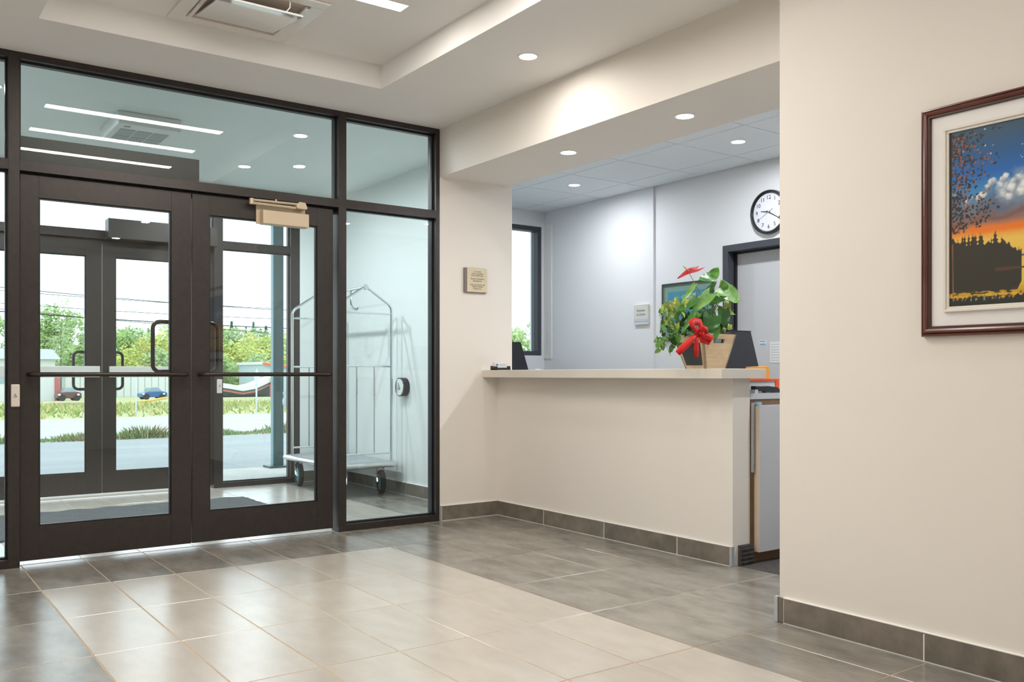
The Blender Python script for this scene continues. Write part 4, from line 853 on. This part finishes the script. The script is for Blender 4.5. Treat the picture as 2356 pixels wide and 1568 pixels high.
def tree(x, y, z0, h, wd, m, label, shape='round', dens=1.):
    r = empty('conifer_tree' if shape == 'cone' else 'broadleaf_tree', (x, y, z0), label, 'tree', 'trees beyond the road'); rg = random.Random(int(x * 31 + y * 7)); mb = MB()
    if shape == 'cone': n = 1500; sz = wd * .045
    else:
        n = int(2600 * dens); sz = wd * (.030 if shape == 'round' else .018)
        cl_ = [(rg.gauss(0, wd * .24), rg.gauss(0, wd * .14), h * rg.uniform(.18 if shape != 'airy' else .4, .86), rg.uniform(.10, .21) * wd) for _ in range(26)] + [(0, 0, h - wd * .13, wd * .14)]
    for _ in range(n):
        if shape == 'cone':
            t_ = rg.random() ** .8; rad = wd / 2 * (1 - t_) * (.65 + .35 * math.sin(t_ * 46)) + .02 * wd; a_ = rg.uniform(0, 6.283); q = rg.random() ** .4; p = (x + rad * q * math.cos(a_), y + rad * q * math.sin(a_), z0 + h * (.08 + .91 * t_)); k_ = .45 + (1 - t_)
        else:
            c_ = rg.choice(cl_); u = Vector((rg.gauss(0, 1), rg.gauss(0, 1), rg.gauss(0, 1))).normalized() * c_[3] * rg.uniform(.75, 1.05); p = (x + c_[0] + u.x, y + c_[1] + u.y, z0 + min(h, max(.03 * h, c_[2] + u.z * .9))); k_ = 1
        s_ = sz * rg.uniform(.5, 1.25) * k_; e1 = Vector((rg.gauss(0, 1), rg.gauss(0, 1), rg.gauss(0, .6))).normalized() * s_; e2 = e1.orthogonal().normalized() * s_ * .8; P_ = Vector(p)
        mb.add([P_ - e1, P_ - e2, P_ + e1, P_ + e2], [(0, 1, 2, 3)])
    mb.build('crown', m, r); MB().tube([(x, y, z0 - .1), (x, y, z0 + h * .75)], [wd * .02, wd * .005], 6).build('trunk', 'bark', r)
def tree_at(px, ytop, yw, wpx, m, label, shape='round', dens=1.):
    t_ = on_y(px, ytop, yw); d = (yw - CY) / ray(px, 860).y; z0 = gz(yw); tree(t_.x, yw, z0, t_.z - z0, wpx / FPX * d, m, label, shape, dens)
T = [(-15, 730, 110, 90, 'tree_green', 'leafy green tree seen through the sidelight glass'), (118, 715, 112, 130, 'tree_green', 'tall green tree standing behind the white house'), (185, 742, 128, 110, 'tree_pale', 'paler green tree beside the tall house tree'),
     (245, 765, 150, 110, 'tree_green', 'green tree behind the meeting stiles of the outer doors'), (290, 778, 138, 90, 'tree_green', 'green tree below the lone conifer tip'), (330, 790, 124, 100, 'tree_gold', 'gold tree above the long white building'), (372, 782, 132, 90, 'tree_yellow', 'yellow green tree beside the gold tree'),
     (305, 764, 172, 120, 'tree_pale', 'pale tree on the hill crest'), (400, 768, 166, 120, 'tree_green', 'green crest tree behind the pull handle'), (445, 765, 158, 120, 'tree_yellow', 'yellow tree hidden behind the inner meeting stiles'), (505, 765, 150, 120, 'tree_yellow', 'yellow green tree at the edge of the second door glass'),
     (540, 768, 142, 110, 'tree_pale', 'fresh pale green tree near the lone tall conifer'), (575, 782, 128, 100, 'tree_gold', 'gold green tree above the boat'), (530, 800, 116, 110, 'tree_yellow', 'low yellow tree behind the boat'), (612, 786, 120, 100, 'tree_yellow', 'yellow green tree between boat and shed'), (625, 768, 156, 110, 'tree_pale', 'pale crest tree beside the column'),
     (665, 780, 134, 100, 'tree_yellow', 'yellow tree seen beyond the steel column'), (500, 826, 104, 90, 'tree_green', 'low green bush behind the boat bow'), (590, 828, 106, 100, 'tree_pale', 'low green bush behind the boat stern'), (300, 816, 112, 110, 'tree_yellow', 'low yellow bush above the white building'), (365, 815, 114, 110, 'tree_pale', 'low pale bush above the white building'), (170, 806, 106, 100, 'tree_green', 'low green bush between house and white building'),
     (1190, 770, 92, 110, 'tree_green', 'green tree seen through the office window'), (1225, 752, 104, 80, 'tree_pale', 'pale tree in the office window beside the jamb'), (720, 785, 124, 120, 'tree_yellow', 'yellow tree hidden by the vestibule wall')]
for (px, yt, yw, wp, m_n, lb) in T: tree_at(px, yt - 16, yw, wp * 1.15, m_n, lb)
tree_at(140, 680, 97, 120, 'tree_pale', 'sparse tall tree with bare twigs above the house', 'airy', .7)
for (px, yt, yw, wp, lb) in ((297, 752, 180, 55, 'lone dark conifer in the first door glass'), (310, 761, 186, 50, 'small conifer beside the lone dark one'), (341, 753, 184, 55, 'bluish conifer on the crest above the gold tree'), (326, 763, 190, 60, 'low conifer between two taller ones'),
                             (354, 763, 192, 50, 'small conifer on the crest near the pull handle'), (392, 760, 188, 60, 'conifer behind the pull handle'), (533, 737, 176, 80, 'lone tall conifer in the second door glass'), (583, 739, 180, 80, 'tallest conifer above the boat'), (612, 748, 184, 80, 'conifer beside the steel column'), (600, 754, 190, 60, 'thin conifer between two taller ones'), (566, 749, 194, 50, 'small conifer tip above the gold trees')):
    tree_at(px, yt, yw, wp, 'conifer', lb, 'cone')

# far buildings, at the foot of the slope
GB = gz(200)
yy = 100.0; wa = on_y(150, 860, yy).x; wb = on_y(500, 860, yy).x
r = empty('storage_building', ((wa + wb) / 2, yy, GB), 'long low white panelled building beyond the field', 'building'); n_ = 22; L = (wb - wa) / n_; zt4 = 1.045 + 12 * 100 / FPX
box('core', 'siding_joint', wa, wb, yy + .05, yy + 5, GB, zt4 - .05, r)
for i in range(n_): box('wall_panel', 'white_siding', wa + i * L + .03, wa + (i + 1) * L - .03, yy - .02, yy + .06, GB, zt4, r)
yh = 86.; hx1 = on_y(127, 860, yh).x; hx0 = hx1 - 13; ze = on_y(120, 826, yh).z; zr = on_y(120, 803, yh).z; G2 = gz(yh)
hb = empty('house', ((hx0 + hx1) / 2, yh + 4, G2), 'white house with a pale roof beside the long white building', 'building')
box('house_wall', 'white_siding', hx0, hx1, yh, yh + 8, G2, ze, hb); MB().prism([(yh - .5, ze), (yh + 4, zr + .1), (yh + 8.5, ze)], 'x', hx0 - .4, hx1 + .4).build('roof', 'siding_joint', hb, bevel=.02)
box('window', 'car_glass', hx1 - 6, hx1 - 4, yh - .05, yh + .05, .2, 1.4, hb); box('corner_post', 'boat_red', hx1 - .05, hx1 + .35, yh - .1, yh + .1, G2, .7, hb)
yq = 92.; sa = on_y(606, 860, yq).x; sb_ = sa + 14; G3 = gz(yq); s1 = on_y(606, 838, yq).z; s2_ = on_y(640, 843, yq).z; sl_ = (s2_ - s1) / (on_y(640, 843, yq).x - sa)
sh = empty('shed', ((sa + sb_) / 2, yq + 4, G3), 'grey blue shed with a red roof edge behind the boat', 'building')
ze_ = s1 + sl_ * 14
MB().prism([(sa, G3), (sb_, G3), (sb_, ze_), (sa, s1)], 'y', yq, yq + 8).build('shed_wall', 'shed_wall', sh); MB().prism([(sa - .2, s1), (sb_ + .2, ze_), (sb_ + .2, ze_ + .3), (sa - .2, s1 + .3)], 'y', yq - .3, yq + 8.3).build('roof', 'white_siding', sh); MB().prism([(sa - .2, s1 + .02), (sb_ + .2, ze_ + .02), (sb_ + .2, ze_ + .24), (sa - .2, s1 + .24)], 'y', yq - .4, yq - .3).build('roof_edge', 'red_orange', sh)
# derelict boat
by = 76.0; bl = on_y(462, 880, by).x; br_ = on_y(619, 880, by).x; L = br_ - bl; zB = on_y(560, 913, by).z; K = 82 / FPX * (.93 + .07)
bt = empty('boat', ((bl + br_) / 2, by, zB), 'old white boat with a dark hull and red stripe in the grass', 'boat')
N_ = 24; vs = []
def shz(px_): return np.interp(px_, [462, 518, 545, 575, 619], [880, 889, 894, 889, 871])      # top of the white gunwale
for i in range(N_ + 1):
    t_ = i / N_; x = bl + L * t_; pxx = 462 + 157 * t_; zs = on_y(pxx, shz(pxx) - 6, by).z; wdt = .5 + .9 * math.sin(math.pi * (.12 + .7 * t_)); e = .0385
    for (yf_, zf) in ((-wdt, zs), (-wdt, zs - 11 * e), (-wdt * .97, zs - 15 * e), (-wdt * .95, zs - 19 * e), (-wdt * .6, zB + .12), (0, zB), (wdt * .6, zB + .12), (wdt, zs)): vs.append((x, by + yf_, max(zB, zf)))
k_ = 8
for (nm, ra, m_n) in (('gunwale', (0, 1), 'boat_white'), ('hull', (1, 2), 'boat_hull'), ('stripe', (2, 3), 'boat_red'), ('hull', (3, 7), 'boat_hull'), ('deck', (7, 8), 'boat_white')):
    mb = MB(); fs = [(i * k_ + c_, (i + 1) * k_ + c_, (i + 1) * k_ + (c_ + 1) % k_, i * k_ + (c_ + 1) % k_) for i in range(N_) for c_ in range(*ra)]
    mb.add(vs, fs); mb.build(nm, m_n, bt)
zz = on_y(619, 868, by).z; MB().prism([(br_ - .12, zz - .75), (br_ + .22, zz - .7), (br_ + .05, zz + .08), (br_ - .22, zz + .05)], 'y', by - 1.3, by + 1.3).build('transom', 'boat_red', bt); box('transom_post', 'boat_red', br_ - .45, br_ - .15, by - 1.5, by - 1.3, zB, zz - .7, bt)
def car(px0, px1, ytop, ybot, yw, m, label):
    xa = on_y(px0, 900, yw).x; xb_ = on_y(px1, 900, yw).x; L = xb_ - xa; z0 = gz(yw); h = on_y(px0, ytop, yw).z - z0; r = empty('car', ((xa + xb_) / 2, yw, z0), label, 'car'); Z = lambda f: z0 + f * h
    MB().prism([(xa, Z(.20)), (xa, Z(.50)), (xa + .20 * L, Z(.62)), (xa + .85 * L, Z(.66)), (xb_, Z(.55)), (xb_, Z(.20))], 'y', yw - .85, yw + .85).build('body', m, r, bevel=.06)
    MB().prism([(xa + .24 * L, Z(.62)), (xa + .36 * L, Z(.98)), (xa + .66 * L, Z(1)), (xa + .82 * L, Z(.64))], 'y', yw - .72, yw + .72).build('cabin', 'car_glass', r, bevel=.04)
    for f in (.2, .8):
        for s_ in (-.87, .70): MB().disc((xa + f * L, yw + s_, z0 + .24 * h), (0, 1, 0), .24 * h, .17, 18).build('wheel', 'rubber', r)
    for f in (.08, .86): box('headlamp', 'paper', xa + f * L - .1, xa + f * L + .1, yw - .90, yw - .84, Z(.40), Z(.52), r)
car(128, 184, 890, 914, 84., 'maroon_paint', 'maroon car parked by the white house'); car(320, 380, 890, 914, 86., 'blue_paint', 'blue car parked before the long white building')
tag(MB().tube([on_y(312, 925, 52), on_y(345, 921, 53.5), on_y(383, 914.5, 56)], .075, 8).build('steel_beam', 'yellow_steel'), 'yellow steel beam lying in the dry grass', 'beam')
for (p0, p1, ya, lb) in (((92, 924), (200, 926), 46, 'weathered plank lying in the grass before the house'), ((120, 921), (215, 924), 50, 'second weathered plank, farther from the road')):
    a_, b_ = on_y(*p0, ya), on_y(*p1, ya); z_ = gz(ya); tag(MB().prism([(a_.x, z_), (b_.x, z_), (b_.x, z_ + .13), (a_.x, z_ + .13)], 'y', ya, ya + .25).build('plank', 'weathered'), lb, 'plank')
g1 = on_y(590, 860, 18.8); sp = empty('road_sign', (g1.x, 18.8, GZ), 'grey road sign post seen edge on before the boat', 'sign')
MB().tube([(g1.x, 18.8, GZ), (g1.x, 18.8, 1.10)], .025, 8).build('post', 'trim_metal', sp); MB().prism([(g1.x - .085, .96), (g1.x, .72), (g1.x + .085, .96), (g1.x, 1.20)], 'y', 18.76, 18.775).build('sign_plate', 'trim_metal', sp)
g2 = on_y(313, 860, 18.8); tag(MB().tube([(g2.x, 18.8, GZ), (g2.x, 18.8, .98)], .020, 8).build('marker_post', 'trim_metal'), 'thin grey marker post before the blue car', 'post')
yl = 58
wires = [((-300, 628), (700, 716), .022), ((-300, 640), (700, 712), .018), ((-300, 672), (700, 735), .018), ((-300, 690), (700, 756), .034), ((-300, 676), (700, 770), .02)]
for i, (p0, p1, rd) in enumerate(wires):
    yq_ = yl + i * .5; a_, b_ = on_y(*p0, yq_), on_y(*p1, yq_); d = b_ - a_; pts = [a_ + d * t_ - Vector((0, 0, 1.2 * 4 * t_ * (1 - t_) * .18)) for t_ in [k / 12 for k in range(13)]] + [b_ + d * .45]
    tag(MB().tube(pts, rd, 6).build('power_line', 'wire'), ['uppermost thin power line', 'second thin power line from the top', 'middle power line', 'thickest black power line', 'lowest sagging power line crossing the conifers'][i] + ' across the sky', 'power line', 'power lines over the road')
